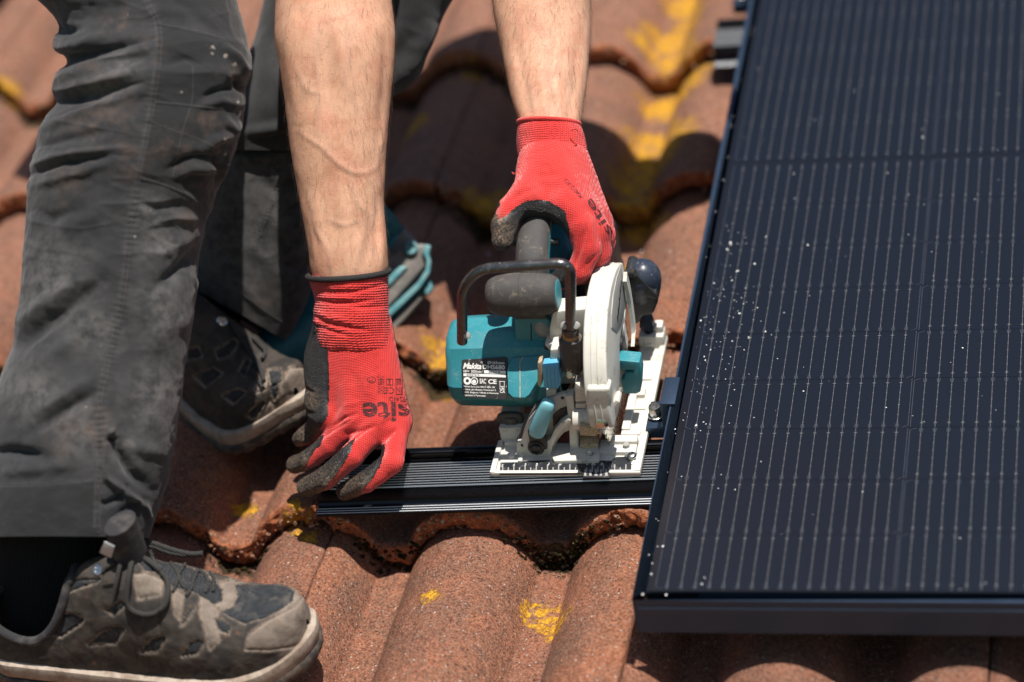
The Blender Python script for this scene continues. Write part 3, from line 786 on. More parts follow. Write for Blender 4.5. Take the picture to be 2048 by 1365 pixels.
    for i in range(16):
        t = i / 15; a = 1036 + (1083 - 1036) * t ** .9; c = 882 - 76 * (1 - (1 - t) ** 1.5); p = uy(a, c, 241); b.box(p[0] - 1.4, p[0] + 1.4, 240, 246, p[2] - .8, p[2] + .8, .3)
    part("angle_scale", b, M_DGREY, br)
    b = MB(); py(b, [(1106, 832), (1120, 820), (1134, 815), (1140, 820), (1140, 834), (1128, 838), (1114, 848), (1106, 856)], 242, 3, .5); part("slot", b, M_BLK, br)
    b = MB(); c = uy(1125, 796, 243.2); b.lathe(c, (0, -1, 0), [(0, 1.5), (.9, 1.5), (.95, .1)], 14); part("pin_hole", b, M_INK, br); b = MB(); c = uy(1044, 891, 232.2); b.lathe(c, (0, -1, 0), [(0, 1.2), (.9, 1.2), (.95, .1)], 14); part("pin_hole", b, M_INK, br)
    b = MB(); c = uz(1179, 908, -28.9); b.lathe(c, (0, 0, 1), [(-.5, 3.6), (.2, 3.7), (.5, 3.0), (-.1, 2.6), (-.4, .1)], 22); part("screw", b, M_STEEL, br)
    # lever and its hexagonal bolt
    b = MB(); c = uy(1073, 893, 231); b.lathe(c, (0, -1, 0), [(-3, 8.2), (1.0, 8.2), (1.6, 7.4)], 28); c2 = np.array(c) + (0, -1, 0)
    b.lathe(c2, (0, -1, 0), [(0, 6.6), (5.0, 6.4), (5.8, 5.4), (5.4, 4.4), (3.6, 4.0), (3.5, .1)], 6)
    b.lathe(c2, (0, -1, 0), [(0, 8.4), (2.2, 8.2), (2.6, 7)], 26)
    part("clamp_bolt", b, M_BLK, br, angle=30)
    L0, L1 = uy(1073, 866, 228), uy(1097, 806, 231)
    ring = []
    d = (L1 - L0) / np.linalg.norm(L1 - L0); sidev = np.cross(d, (0, -1, 0)); sidev /= np.linalg.norm(sidev); fwd = np.cross(sidev, d)
    for t, w, h in ((-.14, .5, .5), (-.12, 4.5, 3), (-.05, 7.2, 4.8), (.08, 8.4, 5.6), (.5, 8.4, 6.2), (.85, 7.6, 6.4), (1.0, 6.6, 6.0), (1.06, 5.0, 4.6), (1.09, .5, .5)):
        cc = L0 + (L1 - L0) * t; ring.append([cc + sidev * w * np.sign(math.cos(a)) * abs(math.cos(a)) ** .75 - fwd * h * np.sign(math.sin(a)) * abs(math.sin(a)) ** .75 for a in np.linspace(0, 2 * math.pi, 24, endpoint=False)])
    b = MB(); b.loft(ring); part("bevel_lever", b, M_LEV, br, angle=60)
    b = MB(); c = uy(1076, 880, 233); b.box(c[0] - 8, c[0] + 8.5, 229, 236, c[2] - 10, c[2] + 14, 2.4); part("lever_arm", b, M_BLK, br)

    # ---- wing screw at the left of the plate
    b = MB(); c = uy(1021, 838, 262); w = 13.5
    ring = [[np.array(c) + (w * k * np.sign(math.cos(a)) * abs(math.cos(a)) ** .7, yy, 8.2 * k * np.sign(math.sin(a)) * abs(math.sin(a)) ** .8) for a in np.linspace(0, 2 * math.pi, 32, endpoint=False)] for yy, k in ((-2.6, .05), (-2.6, .80), (-2.2, .93), (-1.2, 1), (1.6, 1), (2.6, .94), (2.6, .05))]
    b.loft(ring, cap=False); cb = np.array(c)
    b.box(cb[0] - 6, cb[0] + 7, cb[1] - 4.4, cb[1] + 3, cb[2] - 10, cb[2] + 3.5, 2.2)
    b.lathe(cb + (0, 0, -22), (0, 0, 1), [(0, 3.0), (14, 3.0)], 18); b.lathe(cb + (8, -3, -17), (1, 0, 0), [(0, 3), (6, 5.2), (7, 5)], 18)
    ws = part("wing_screw", b, M_DGREY)
    b = MB()
    for k in range(4): b.lathe(cb + (0, 0, -23 + 2.2 * k), (0, 0, 1), [(0, 4.4), (.6, 4.8), (1.2, 4.8), (1.7, 4.4)], 20)
    part("spring", b, M_STEEL, ws)

    # ---- blade guard and blade
    b = MB()
    arc = lambda r_, a0, a1, n, x_: [np.array([x_, 300 + r_ * math.cos(t), 32 + r_ * math.sin(t)]) for t in np.radians(np.linspace(a0, a1, n))]
    back = [np.array([-44.0, y_, z_]) for y_, z_ in ((214, 17), (232, 18), (250, 23), (273, 39), (288, 57), (303, 62), (330, 56), (349, 66), (356, 84))]
    P = np.array(arc(92, 53, 186, 40, -44) + back); Q = P.copy(); Q[:, 0] = -66.5
    b.prism(P, Q, 2.4, 3)
    for xx, w in ((-58.4, .9), (-52.6, .9)):       # moulded lines round the rim
        A_ = arc(92.0, 56, 184, 60, xx - w); B_ = arc(92.7, 56, 184, 60, xx - w * .4); C_ = arc(92.7, 56, 184, 60, xx + w * .4); D_ = arc(92.0, 56, 184, 60, xx + w)
        b.loft([list(q) for q in zip(A_, B_, C_, D_)])
    py(b, [(1172, 778), (1219, 778), (1221, 806), (1216, 828), (1200, 839), (1182, 838), (1174, 812)], 209.5, 16, 3.4, 3)
    gd = part("blade_guard", b, M_CREAM)
    # grey badge on the guard's side with the maker's name
    b = MB(); O = [(1242, 533), (1247.5, 560), (1250.5, 590), (1249, 622), (1243, 650), (1234, 664), (1224, 656), (1223.5, 630), (1227, 592), (1234, 556)]
    P = X(O, -43.2); b.prism(P, P - (1.6, 0, 0), .5); bd = part("side_badge", b, M_GREY)
    V, F = text_mesh("Makita", 1.0, .02, .95, .25); V = V / V[:, 0].max()
    p0, p1 = ux(1236, 650, -42.9), ux(1244, 563, -42.9); u = p1 - p0; up = ux(1231, 640, -42.9) - p0; up -= u * (up @ u) / (u @ u); up *= 22 / np.linalg.norm(up)
    V3 = p0 + V[:, :1] * u + V[:, 1:2] * up * 1.05; V3[:, 0] = -42.95
    obj("lettering", V3, F, M_INK, bd, smooth=False)
    b = MB(); teeth = 48; r0 = 82.5
    ring0 = []
    for i in range(teeth * 3):
        a = 2 * math.pi * i / (teeth * 3); rr = r0 if i % 3 == 0 else (r0 - 1.2 if i % 3 == 1 else r0 - 5)
        ring0.append((300 + rr * math.cos(a), 32 + rr * math.sin(a)))
    b.prism([(-57.0, y, z) for y, z in ring0], [(-58.8, y, z) for y, z in ring0]); bl = part("blade", b, M_STEEL, smooth=False)
    # retracting lower guard: two thin pale hoops behind
    b = MB()
    for pts, x in (([(1249, 560), (1256, 590), (1262, 630), (1266, 665), (1265, 690)], -40), ([(1247, 630), (1244, 650), (1247, 675), (1251, 696)], -46)):
        Pt = smooth_path(X(pts, x), 6); ring = []
        for p in Pt: ring.append([p + (dx, dy, dz) for dx, dy, dz in ((2.0, -1.4, -1), (2.4, 6, 5), (-1.2, 6, 5), (-1.6, -1.4, -1))])
        b.loft(ring)
    part("lower_guard", b, M_CREAM, gd)
    b = MB(); c = ux(1243, 690, -47); b.lathe(c, (1, 0, 0), [(-4, 9), (2, 9), (3, 8)], 26); part("return_stop", b, M_BLK, gd)

    # ---- pale gear housing between the motor and the guard
    b = MB()
    py(b, [(1105, 624), (1176, 618), (1180, 700), (1172, 770), (1100, 770), (1098, 660)], 268, 22, 4)
    py(b, [(1100, 700), (1122, 698), (1122, 726), (1100, 727)], 246, 20, 2)
    py(b, [(1146, 776), (1200, 776), (1200, 860), (1190, 872), (1160, 872), (1150, 850)], 246, 24, 3)
    py(b, [(1150, 766), (1176, 782), (1178, 803), (1150, 805)], 236, 16, 1.6)
    py(b, [(1151, 808), (1172, 808), (1172, 817), (1151, 817)], 238, 10, .8)
    c = uy(1150, 836, 240); b.lathe(c, (1, 0, 0), [(0, 12), (17, 12), (18, 11)], 30)
    py(b, [(1192, 838), (1232, 800), (1240, 806), (1234, 836), (1222, 852), (1208, 866), (1196, 872)], 226, 16, 3)
    gh = part("gear_housing", b, M_CREAM)
    b = MB(); c = uy(1093, 648, 290); b.lathe(c, (.5, -.8, .3), [(-12, 13.2), (3, 13.0), (7, 10.5), (8.5, 6), (8.8, .1)], 30); part("gear_cap", b, M_GREY, gh)
    b = MB(); c = uy(1208, 838, 216)
    b.lathe(np.array(c) + (-7.5, 0, 0), (1, 0, 0), [(0, 8.2), (1.5, 10.2), (9, 10.2), (12, 8.8), (14.5, 6.0), (14.6, .1)], 28); part("guard_nut", b, M_STEEL, gh)
    b = MB(); P = Y([(1186, 829), (1197, 826), (1198, 868), (1192, 874), (1160, 872), (1158, 852), (1180, 858), (1184, 850)], 222); b.prism(P, P + (0, 8, 0), 1.4)
    P = np.array([uz(a, c, -24) for a, c in ((1158, 862), (1198, 862), (1196, 888), (1160, 890))]); b.prism(P, P - (0, 0, 6), 2)
    part("sawdust_cake", b, M_SAWD, gh)
    b = MB(); py(b, [(1188, 832), (1194, 831), (1195, 842), (1188, 842)], 220.5, 3, .5); part("dark_key", b, M_BLK, gh)
    b = MB(); py(b, [(1090, 686), (1122, 690), (1150, 760), (1120, 800), (1078, 808), (1070, 770)], 275, 40, 2); part("inner_body", b, M_BLK, gh)
    b = MB(); c = ux(1230, 760, -46)
    py(b, [(1224, 738), (1252, 742), (1252, 775), (1224, 778)], 290, 14, 1.5); part("depth_rib", b, M_CREAM, gh)
    b = MB(); py(b, [(1236, 721), (1279, 725), (1283, 748), (1281, 785), (1272, 789), (1246, 788), (1242, 760), (1249, 758), (1250, 746), (1266, 746), (1267, 741), (1237, 741)], 282, 16, 1.6); part("depth_lever", b, M_TEAL, gh)

    # ---- motor housing
    b = MB()
    cy, cz = 302.0, 30.0
    x0 = uy(910, 730, 300)[0]
    def ringm(x, k, dz=0): # faceted barrel, with a flat towards the camera
        pts = []
        for ang, rr in ((20, 44), (50, 45), (78, 47), (104, 47), (126, 45), (142, 41), (160, 42), (176, 47), (198, 47), (222, 46), (250, 45), (290, 44), (330, 44), (355, 44)):
            a = math.radians(ang); pts.append((x, cy + rr * k * math.cos(a), cz + dz + rr * k * math.sin(a)))
        return pts
    for ya in (0,):
        R = [ringm(x0 + d, k) for d, k in ((0, .05), (0, .80), (1.2, .87), (4, .93), (8, .965), (24, .985), (60, 1.0), (92, 1.0), (112, .96))]
    b.loft(R); 
    mh = part("motor_housing", b, M_TEAL, angle=24)
    # the block below the front grip and the nose in front of it
    b = MB()
    py(b, [(1028, 640), (1036, 634), (1092, 634), (1102, 644), (1102, 680), (1094, 694), (1080, 706), (1040, 706), (1030, 696)], 282, 40, 3.2, 3)
    nz_ = np.array([0, -.66, .75])
    def slant(a, c, ref, y0):
        q = uy(ref[0], ref[1], y0); r_ = ray(a, c); return CAM_C + r_ * (((q - CAM_C) @ nz_) / (r_ @ nz_))
    P = np.array([slant(a, c, (1048, 755), 254) for a, c in [(1020, 722), (1026, 716), (1076, 711), (1081, 716), (1079, 730), (1075, 740), (1075, 762), (1058, 790), (1050, 796), (1026, 795), (1016, 786), (1014, 738)]])
    b.prism(P, (P - P.mean(0)) * (1.10, 1, 1) + P.mean(0) - nz_ * 9 + (.5, 0, -3), 1.2, 2)
    P2 = (P - P.mean(0)) * (1.10, 1, 1) + P.mean(0) - nz_ * 9.2 + (.5, 0, -3)
    b.prism(P2, P2 - nz_ * 40, 1.0, 2)
    fb = part("front_body", b, M_TEAL, angle=30)
    b = MB(); b.tube(np.array([uy(a, c, y) for a, c, y in ((1062, 648, 281.7), (1062.5, 686, 281.8), (1056, 700, 280))]), .55, 6); part("seam", b, M_INK, fb)
    b = MB(); b.tube(np.array([slant(a, c, (1048, 755), 253.8) for a, c in ((1046, 714), (1040, 726), (1040, 796))]), .5, 6); part("dusty_seam", b, M_SAWD, fb)
    b = MB(); py(b, [(1028, 626), (1090, 622), (1094, 640), (1030, 640)], 277, 30, 2); part("grip_collar", b, M_RUB, fb)
    # front grip: a fat rubber barrel lying across
    b = MB(); gL, gR = uy(975, 592, 280), uy(1119, 588, 280); ax = gR - gL; Ln = np.linalg.norm(ax); ax /= Ln; f2 = np.array([0, -1.0, 0]); u2 = np.cross(ax, f2) * -1; u2 /= np.linalg.norm(u2)
    rings = []
    for t, k in ((-.005, .05), (-.005, .42), (.006, .58), (.03, .70), (.075, .80), (.14, .88), (.28, .96), (.42, .995), (.497, 1.0), (.5, .985), (.503, 1.0), (.62, .99), (.75, .955), (.87, .89), (.93, .83), (.965, .76), (.982, .69)):
        c = gL + ax * Ln * t; rings.append([c + f2 * 19.5 * k * math.cos(a) + u2 * 22.5 * k * math.sin(a) for a in np.linspace(0, 2 * math.pi, 40, endpoint=False)])
    b.loft(rings); fg = part("front_grip", b, M_RUB, angle=50)
    b = MB(); rings = []
    for t, k in ((.978, .69), (.990, .64), (.997, .50), (.999, .05)):
        c = gL + ax * Ln * t; rings.append([c + f2 * 19.5 * k * math.cos(a) + u2 * 22.5 * k * math.sin(a) for a in np.linspace(0, 2 * math.pi, 40, endpoint=False)])
    b.loft(rings); part("grip_end", b, M_TEAL, fg)

    # ---- guard bar bent from black steel rod
    b = MB()
    bar = [uy(a, c, y) for a, c, y in ((924, 684, 248), (923, 600, 240), (926, 575, 239), (957, 540, 238), (975, 535, 238), (1112, 528, 238), (1140, 530, 238), (1143, 560, 238), (1141, 668, 246))]
    bar = [uy(a, c, y) for a, c, y in ((924.5, 684, 250), (924, 577, 240), (958, 538, 238), (1141, 526, 238), (1141, 670, 247))]
    b.tube(round_path(bar, 15, 9), 5.1, 20); hb = part("hanging_hook", b, M_BAR, angle=60)
    b = MB(); c = uy(934, 672, 244); b.lathe(np.array(c), (.3, -.8, .5), [(-3, 3.5), (0, 3.4), (1, 2.8), (1.3, .1)], 18)
    part("stop_pin", b, M_GREY, hb)
    for a in (1127, 1152): b = MB(); c = uy(a, 652, 243); b.lathe(np.array(c), (.1 if a > 1140 else -.3, -.8, .5), [(-3, 3.8), (0, 3.7), (1.4, 2.8), (1.8, .1)], 16); part("stop_pin", b, M_GREY, hb)
    sleeve_ax = uy(1141, 690, 248) - uy(1141, 660, 247.5)
    sleeve_ax = np.array([-.08, -.0, -1.0]); sleeve_ax /= np.linalg.norm(sleeve_ax)
    b = MB(); c = uy(1140, 661, 248); b.lathe(c, sleeve_ax, [(0, 7.6), (1, 8.0), (11, 8.0)], 28); part("brass_band", b, M_BRASS, hb)
    b = MB(); c = uy(1140, 655, 248); b.lathe(c, sleeve_ax, [(0, 7.2), (.6, 8.1), (7, 8.1)], 28); part("steel_collar", b, M_BAR, hb)
    b = MB(); c = uy(1140, 674, 248); b.lathe(c, sleeve_ax, [(0, 9.5), (1, 11), (34, 11.2), (38, 10.4), (39, 9.0), (41, 8.6), (43, 6.5), (43.2, .1)], 32); part("hook_sleeve", b, M_RUB, hb)
    b = MB(); c = uy(1138.5, 741, 237); b.lathe(c, (0, -1, .3), [(-3, 2.2), (0, 2.1), (.4, 1.3), (-.6, 1.0), (-.7, .1)], 16); c = uy(1141, 752, 240); b.lathe(c, (0, -.6, -1), [(-5, 6), (0, 5.8), (2, 4), (2.2, .1)], 18); part("hook_screw", b, M_STEEL, hb)

    # ---- pale blue shaft lock
    b = MB()
    O = [(1084, 733), (1117, 730), (1119, 756), (1122, 758), (1121, 772), (1112, 777), (1088, 778)]
    py(b, O, 236, 12, 1.2)
    for a in (1091, 1098.5, 1106, 1113): c0, c1 = uy(a, 733, 236), uy(a + 2.5, 776, 236); b.tube([c0, c1], 1.1, 8)
    part("shaft_lock", b, M_BLUE)
    b = MB(); py(b, [(1075, 727), (1083, 724), (1084, 770), (1080, 777), (1075, 770)], 240, 10, 1); part("lock_wedge", b, M_SAWD)
    b = MB(); py(b, [(1088, 690), (1122, 684), (1122, 700), (1100, 704)], 262, 20, 2); part("pale_bracket", b, M_CREAM); b = MB(); py(b, [(1092, 782), (1112, 778), (1112, 790), (1092, 796)], 246, 10, 1); part("pale_bracket", b, M_CREAM)

    # ---- rating plate with its print (on the flat of the motor facing outwards)
    c = [(922, 720), (1013, 715), (1013, 800), (926, 795)]
    # the flat: fit to the housing facet between 142 and 160..176 degrees
    nrm = np.array([0, -.78, .625]); pt = np.array([0, cy, cz]) + nrm * 43.6
    def onflat(a, d, lift=0):
        r_ = ray(a, d); t = ((pt - CAM_C) @ nrm + lift) / (r_ @ nrm); return CAM_C + r_ * t
    b = MB(); O = [(923, 722), (927, 719.5), (1010, 714.5), (1013.5, 718), (1013.5, 797), (1009, 799.5), (931, 796), (925.5, 790)]
    P = np.array([onflat(a, d, .5) for a, d in O]); b.prism(P, P - nrm * 3, .3)
    g = G("rating_label"); ch = g.mul(g.mask(g.noise(5, 4, .75), .60, .66), g.mask(g.noise(2, 3, .7), .42, .6)); g.set(color=g.mix(ch, (0.018, 0.017, 0.017), (0.50, 0.40, 0.29)), rough=.55); M_LAB = g.m
    lb = part("rating_label", b, M_LAB, smooth=False)
    o00, o10, o01 = onflat(925, 796, .58), onflat(1013, 799, .58), onflat(924, 719, .58)
    eu = (o10 - o00); ev = (o01 - o00); k = 0
    def put(bb, s, u0, v0, w, h, bold=.012, shear=0, sp=1.0):
        V, F = text_mesh(s, 1.0, bold, sp, shear); V = V - V.min(0); V = V / np.array([V[:, 0].max(), V[:, 1].max(), 1])
        bb.add(o00 + np.outer(u0 + V[:, 0] * w, eu) + np.outer(v0 + V[:, 1] * h, ev), F)
    b = MB()
    put(b, "Makita", .02, .755, .42, .155, .03, .3, .92); put(b, "DHS680", .47, .765, .50, .115, .02); put(b, "Ø165mm", .58, .90, .38, .075)
    put(b, "18V=  5000min-¹", .03, .66, .44, .07); put(b, "EAC", .40, .385, .14, .13, .02); put(b, "CE", .59, .385, .19, .12, .03)
    put(b, "UK", .85, .235, .12, .07, .02); put(b, "CA", .85, .16, .12, .07, .02)
    for i, s in enumerate(("Makita Euro Ltd. MK15 8JD, UK", "Makita, Jan-Baptist Vinkstraat 2,", "3070, Belgium / Made in Romania.", "Сделано в Румынии.")):
        put(b, s, .03, .265 - i * .075, (.72, .74, .80, .5)[i], .055, .012)
    def disc(bb, u0, v0, r, n=24, hole=0):
        ku, kv = np.linalg.norm(eu), np.linalg.norm(ev)
        C = o00 + eu * u0 + ev * v0; U = eu / ku; W = ev / kv
        V = [C + r * (math.cos(a) * U + math.sin(a) * W) for a in np.linspace(0, 2 * math.pi, n, endpoint=False)]
        if hole:
            V2 = [C + r * hole * (math.cos(a) * U + math.sin(a) * W) for a in np.linspace(0, 2 * math.pi, n, endpoint=False)]
            bb.add(V + V2, [(i, (i + 1) % n, n + (i + 1) % n, n + i) for i in range(n)])
        else: bb.add(V, [tuple(range(n))])
    disc(b, .115, .445, 3.7, hole=.45); disc(b, .275, .445, 3.7, hole=.78); disc(b, .27, .43, 2.0); disc(b, .445, .935, .9, hole=.7)
    def rect(bb, u0, u1, v0, v1): bb.add([o00 + eu * u + ev * v for u, v in ((u0, v0), (u1, v0), (u1, v1), (u0, v1))], [(0, 1, 2, 3)])
    rect(b, .50, .99, .655, .735); rect(b, .03, .99, .565, .635)
    rect(b, .85, .86, .33, .46); rect(b, .95, .96, .33, .46); rect(b, .85, .96, .32, .335); rect(b, .84, .97, .45, .465)
    obj("lettering", np.concatenate(b.V), b.F, M_WHITE, lb, smooth=False)
    b = MB(); o00 = o00 + nrm * .1
    put(b, "2022.4", .60, .668, .26, .058, .02); put(b, "655276 R", .10, .578, .30, .046, .02)
    obj("serial_number", np.concatenate(b.V), b.F, M_INK, lb, smooth=False)

    # ---- main handle with its rubber back
    b = MB()
    path = [(1066, 560, 300), (1066, 522, 306), (1069, 480, 330), (1073, 447, 352)]
    pts = [uy(a, c, y) for a, c, y in path]; tail = [pts[-1] + (-2, 16, 5), pts[-1] + (-3, 42, -6), pts[-1] + (-4, 72, -36), pts[-1] + (-5, 92, -76), pts[-1] + (-5, 100, -118)]
    Pth = smooth_path(pts + tail, 6); rr = interp(np.linspace(0, 1, len(Pth)), [0, .25, .5, .75, 1], [[16.5, 17], [16.5, 16], [14.5, 15], [15, 15], [17, 18]])
    T = np.gradient(Pth, axis=0); T /= np.linalg.norm(T, axis=1)[:, None]
    def hring(i, k0, k1, a0, a1, n, e=.85):
        sx = np.array([1.0, 0, 0]); sx -= T[i] * (sx @ T[i]); sx /= np.linalg.norm(sx); up = np.cross(sx, T[i]);
        if up @ np.array([0, -.6, .8]) < 0: up = -up
        return [Pth[i] + sx * rr[i, 0] * k0 * np.sign(math.cos(a)) * abs(math.cos(a)) ** e + up * rr[i, 1] * k1 * np.sign(math.sin(a)) * abs(math.sin(a)) ** e for a in np.linspace(a0, a1, n)]
    b.loft([hring(i, .94, .94, 0, 2 * math.pi * 23 / 24, 24) for i in range(len(Pth))]); mhd = part("main_handle", b, M_TEAL, angle=60)
    b = MB(); rings = []
    for i in range(len(Pth)):
        o_ = hring(i, 1.0, 1.06, math.radians(18), math.radians(162), 22); i_ = hring(i, .8, .8, math.radians(162), math.radians(18), 10); rings.append(o_ + i_)
    b.loft(rings); part("rubber_back", b, M_RUB, mhd, angle=50)
    b = MB(); p = uy(1098, 484, 336); b.lathe(p, (1, -.05, 0), [(0, 3.6), (9, 3.4), (10.5, 2.6), (10.6, .1)], 18); part("lock_off_button", b, M_BLK, mhd); b = MB(); p = uy(1034, 487, 336); b.lathe(p, (-1, 0, 0), [(0, 3.2), (9, 3.0), (10, 2.2)], 16); part("lock_off_button", b, M_BLK, mhd)
    # rear body and battery, mostly hidden behind the grip
    b = MB(); b.box(-150, -100, 318, 420, 62, 112, 8, 3); b.box(-142, -96, 400, 452, 30, 100, 8, 3)
    py(b, [(1150, 548), (1192, 498), (1196, 540), (1180, 600), (1150, 620)], 392, 40, 3)
    part("rear_body", b, M_TEAL)
    b = MB(); b.box(-158, -82, 430, 512, -18, 44, 6, 3); b.box(-160, -80, 436, 506, -22, 0, 4, 2); part("battery_pack", b, M_BLK)
    b = MB(); py(b, [(1144, 560), (1166, 556), (1172, 620), (1150, 624), (1144, 600)], 372, 20, 3); part("fan_cover", b, M_BLK)
    b = MB(); py(b, [(1161, 560), (1165, 557), (1169, 562), (1173, 605), (1170, 622), (1164, 622), (1161, 580)], 350, 3, .6); part("riving_lever", b, M_DGREY)
    b = MB(); c = uy(1188, 408, 470); b.lathe(c, (.2, -1, .1), [(-20, 5), (8, 5), (10, 4), (10.2, .1)], 20); part("rear_bolt", b, M_STEEL)

    # ---- dust nozzle at the back of the guard, spring knob on the plate
    b = MB(); c = uy(1284, 562, 398); ax = np.array([.22, -.25, .94]); ax /= np.linalg.norm(ax)
    b.lathe(np.array(c) - ax * 12, ax, [(-12, 16.5), (-10, 18.4), (6, 19.4), (16, 19.1), (24, 17.6), (30.5, 14.2), (35, 9.4), (37.2, 4), (37.8, .1)], 40)
    nz = part("dust_nozzle", b, M_NAVY, angle=50)
    b = MB(); py(b, [(1249, 543), (1262, 541), (1286, 560), (1312, 590), (1316, 606), (1306, 630), (1284, 634), (1276, 650), (1263, 650), (1254, 600)], 384, 26, 4, 3)
    py(b, [(1258, 560), (1272, 549), (1285, 563), (1300, 578), (1314, 592), (1312, 600), (1260, 586)], 379, 8, 1.2); c0 = uy(1253, 547, 380); b.tube([c0, c0 + (9, -1, 1)], 4.2, 14)
    py(b, [(1258, 584), (1312, 583), (1313, 589), (1258, 590)], 381.5, 5, .8)
    part("nozzle_body", b, M_BLK, nz)
    b = MB(); c = uy(1293, 640, 404); b.lathe(np.array(c) + (0, 0, -9), (0, 0, 1), [(0, 5.5), (1, 8.2), (9, 7.4), (18, 5.8), (20, 4.5), (20.5, .1)], 8); kb = part("spring_knob", b, M_NAVY, angle=30)
    b = MB(); c = np.array(c) + (0, 0, -9)
    hel = [c + (3.6 * math.cos(t), 3.6 * math.sin(t), -t * 14 / (8 * math.pi)) for t in np.linspace(0, 8 * math.pi, 90)]; b.tube(hel, .8, 7); b.lathe(c, (0, 0, -1), [(0, 2), (18, 2)], 12); part("spring", b, M_BLK, kb)
    b = MB(); b.lathe(c + (0, 0, -14), (0, 0, -1), [(0, 8), (1, 9.4), (4, 9.6)], 28); part("knob_seat", b, M_CREAM, kb)
build_saw()
# ================================================================== the worker
R0, RU, RB = CAM_R[0], CAM_R[1], CAM_R[2]          # right, up and towards-the-camera in the roof frame

def fold(V, N, lines, face=True):
    """press folds, veins and creases into a surface: (polyline as measured, width px, height mm)"""
    Q = proj(V)[:, :2]; f = sstep(N @ RB, -.15, .25) if face else 1.0
    k = np.zeros(len(V))
    for ln, w, a in lines:
        d, s = seg_dist(Q, ln); k += a * np.exp(-(d / w) ** 2) * np.sin(np.pi * np.clip(s, .03, .97)) ** .6
    return V + N * (k * f)[:, None]
def near_px(V, N, pts, rough=3.0, seed=1):
    """1 inside any of the outlines on the side that faces out, with a ragged rim"""
    Q = proj(V)[:, :2]; Q = Q + rough * np.stack([vnoise(V, 7, seed), vnoise(V, 7, seed + 5)], 1)
    m = np.zeros(len(V), bool)
    for p in pts: m |= in_poly(Q, p)
    return m
def rows_limb(rows, n, step, bfac, e=1.0, front=0.0, bias=0.0, tilt=None):
    """rings across a limb: rows of (y, left x, right x, depth)"""
    rows = np.array(rows, float); ys = np.arange(rows[0, 0], rows[-1, 0] + .1, step)
    I = interp(ys, rows[:, 0], rows[:, 1:4]); t = np.linspace(0, 2 * math.pi, n, endpoint=False)
    c, s = np.cos(t), np.sin(t); c = np.sign(c) * np.abs(c) ** e; s = np.sign(s) * np.abs(s) ** e
    out = []
    for y, (l, r, d) in zip(ys, I):
        a = (r - l) / 2; px = (l + r) / 2 + a * c; dp = d - (bfac(y) if callable(bfac) else bfac) * a * d / F_PX * (s + bias)
        yy = y + front * a * s + (tilt(y) * c if tilt else 0)
        out.append(CAM_C + np.stack([px - 1024, -(yy - 682.5) * np.ones(n), np.full(n, -F_PX)], 1) @ CAM_R * (dp / F_PX)[:, None])
    V = np.array(out); m = len(ys); ii = np.arange(m * n).reshape(m, n)
    F = np.stack([ii[:-1], np.roll(ii, -1, 1)[:-1], np.roll(ii, -1, 1)[1:], ii[1:]], -1).reshape(-1, 4)
    return V.reshape(-1, 3), F, t, ys
def fix_out(V, F):
    N = vnormals(V, F); c = V.mean(0)
    if ((V - c) * N).sum() < 0: F = F[:, ::-1]; N = -N
    return F, N

# ------------------------------------------------------------------ materials
def skin_mat():
    g = G("skin")
    red = g.mask(g.noise(26, 4, .6, dist=.4), .42, .68); sp = g.mask(g.noise(5, 3, .6), .5, .72)
    c = g.mix(red, (0.65, 0.365, 0.240), (0.59, 0.290, 0.188)); c = g.mix(g.mul(sp, .35), c, (0.68, 0.42, 0.285))
    fr = g.mul(g.mask(g.vor(11), .075, .04), .6); c = g.mix(fr, c, (0.34, 0.13, 0.07))
    c = g.mix(g.mul(g.attr("vein"), .35), c, (0.44, 0.27, 0.20))
    h = g.add(g.mul(g.noise(1.3, 3, .65), .6), g.mul(g.vor(1.9), .35), g.mul(g.noise(4.5, 3), .8))
    g.set(color=c, rough=.46, spec=.45, sss=.16, sss_r=(1.0, .35, .2), sss_s=.004, normal=g.bump(h, .42, .7)); return g.m
M_SKIN = skin_mat()
def knit_mat(name, ribs):
    g = G(name); v = g.co()
    # fine knitted loops: two crossing waves in the cloth
    w1 = g.n("ShaderNodeTexWave", 1, ins={"Vector": v, "Scale": 314 / 1.7, "Distortion": 1.2, "Detail": 1.0, "Detail Scale": .6}, wave_type='BANDS', bands_direction='X')
    w2 = g.n("ShaderNodeTexWave", 1, ins={"Vector": v, "Scale": 314 / 1.25, "Distortion": .8}, wave_type='BANDS', bands_direction='Z')
    h = g.add(g.mul(w1, .7), g.mul(w2, .45), g.mul(g.noise(.9, 2), .35))
    soil = g.mul(g.mask(g.noise(18, 4, .7), .52, .75), .35)
    c = g.mix(g.mask(g.noise(34, 3), .35, .7), (0.66, 0.040, 0.036), (0.73, 0.054, 0.046)); c = g.mix(soil, c, (0.40, 0.022, 0.02))
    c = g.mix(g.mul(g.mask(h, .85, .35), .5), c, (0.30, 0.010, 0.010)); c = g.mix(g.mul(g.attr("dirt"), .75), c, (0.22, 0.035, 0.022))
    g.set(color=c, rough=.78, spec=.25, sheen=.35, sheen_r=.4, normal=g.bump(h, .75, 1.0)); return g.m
M_KNIT = knit_mat("red_knit", 0)
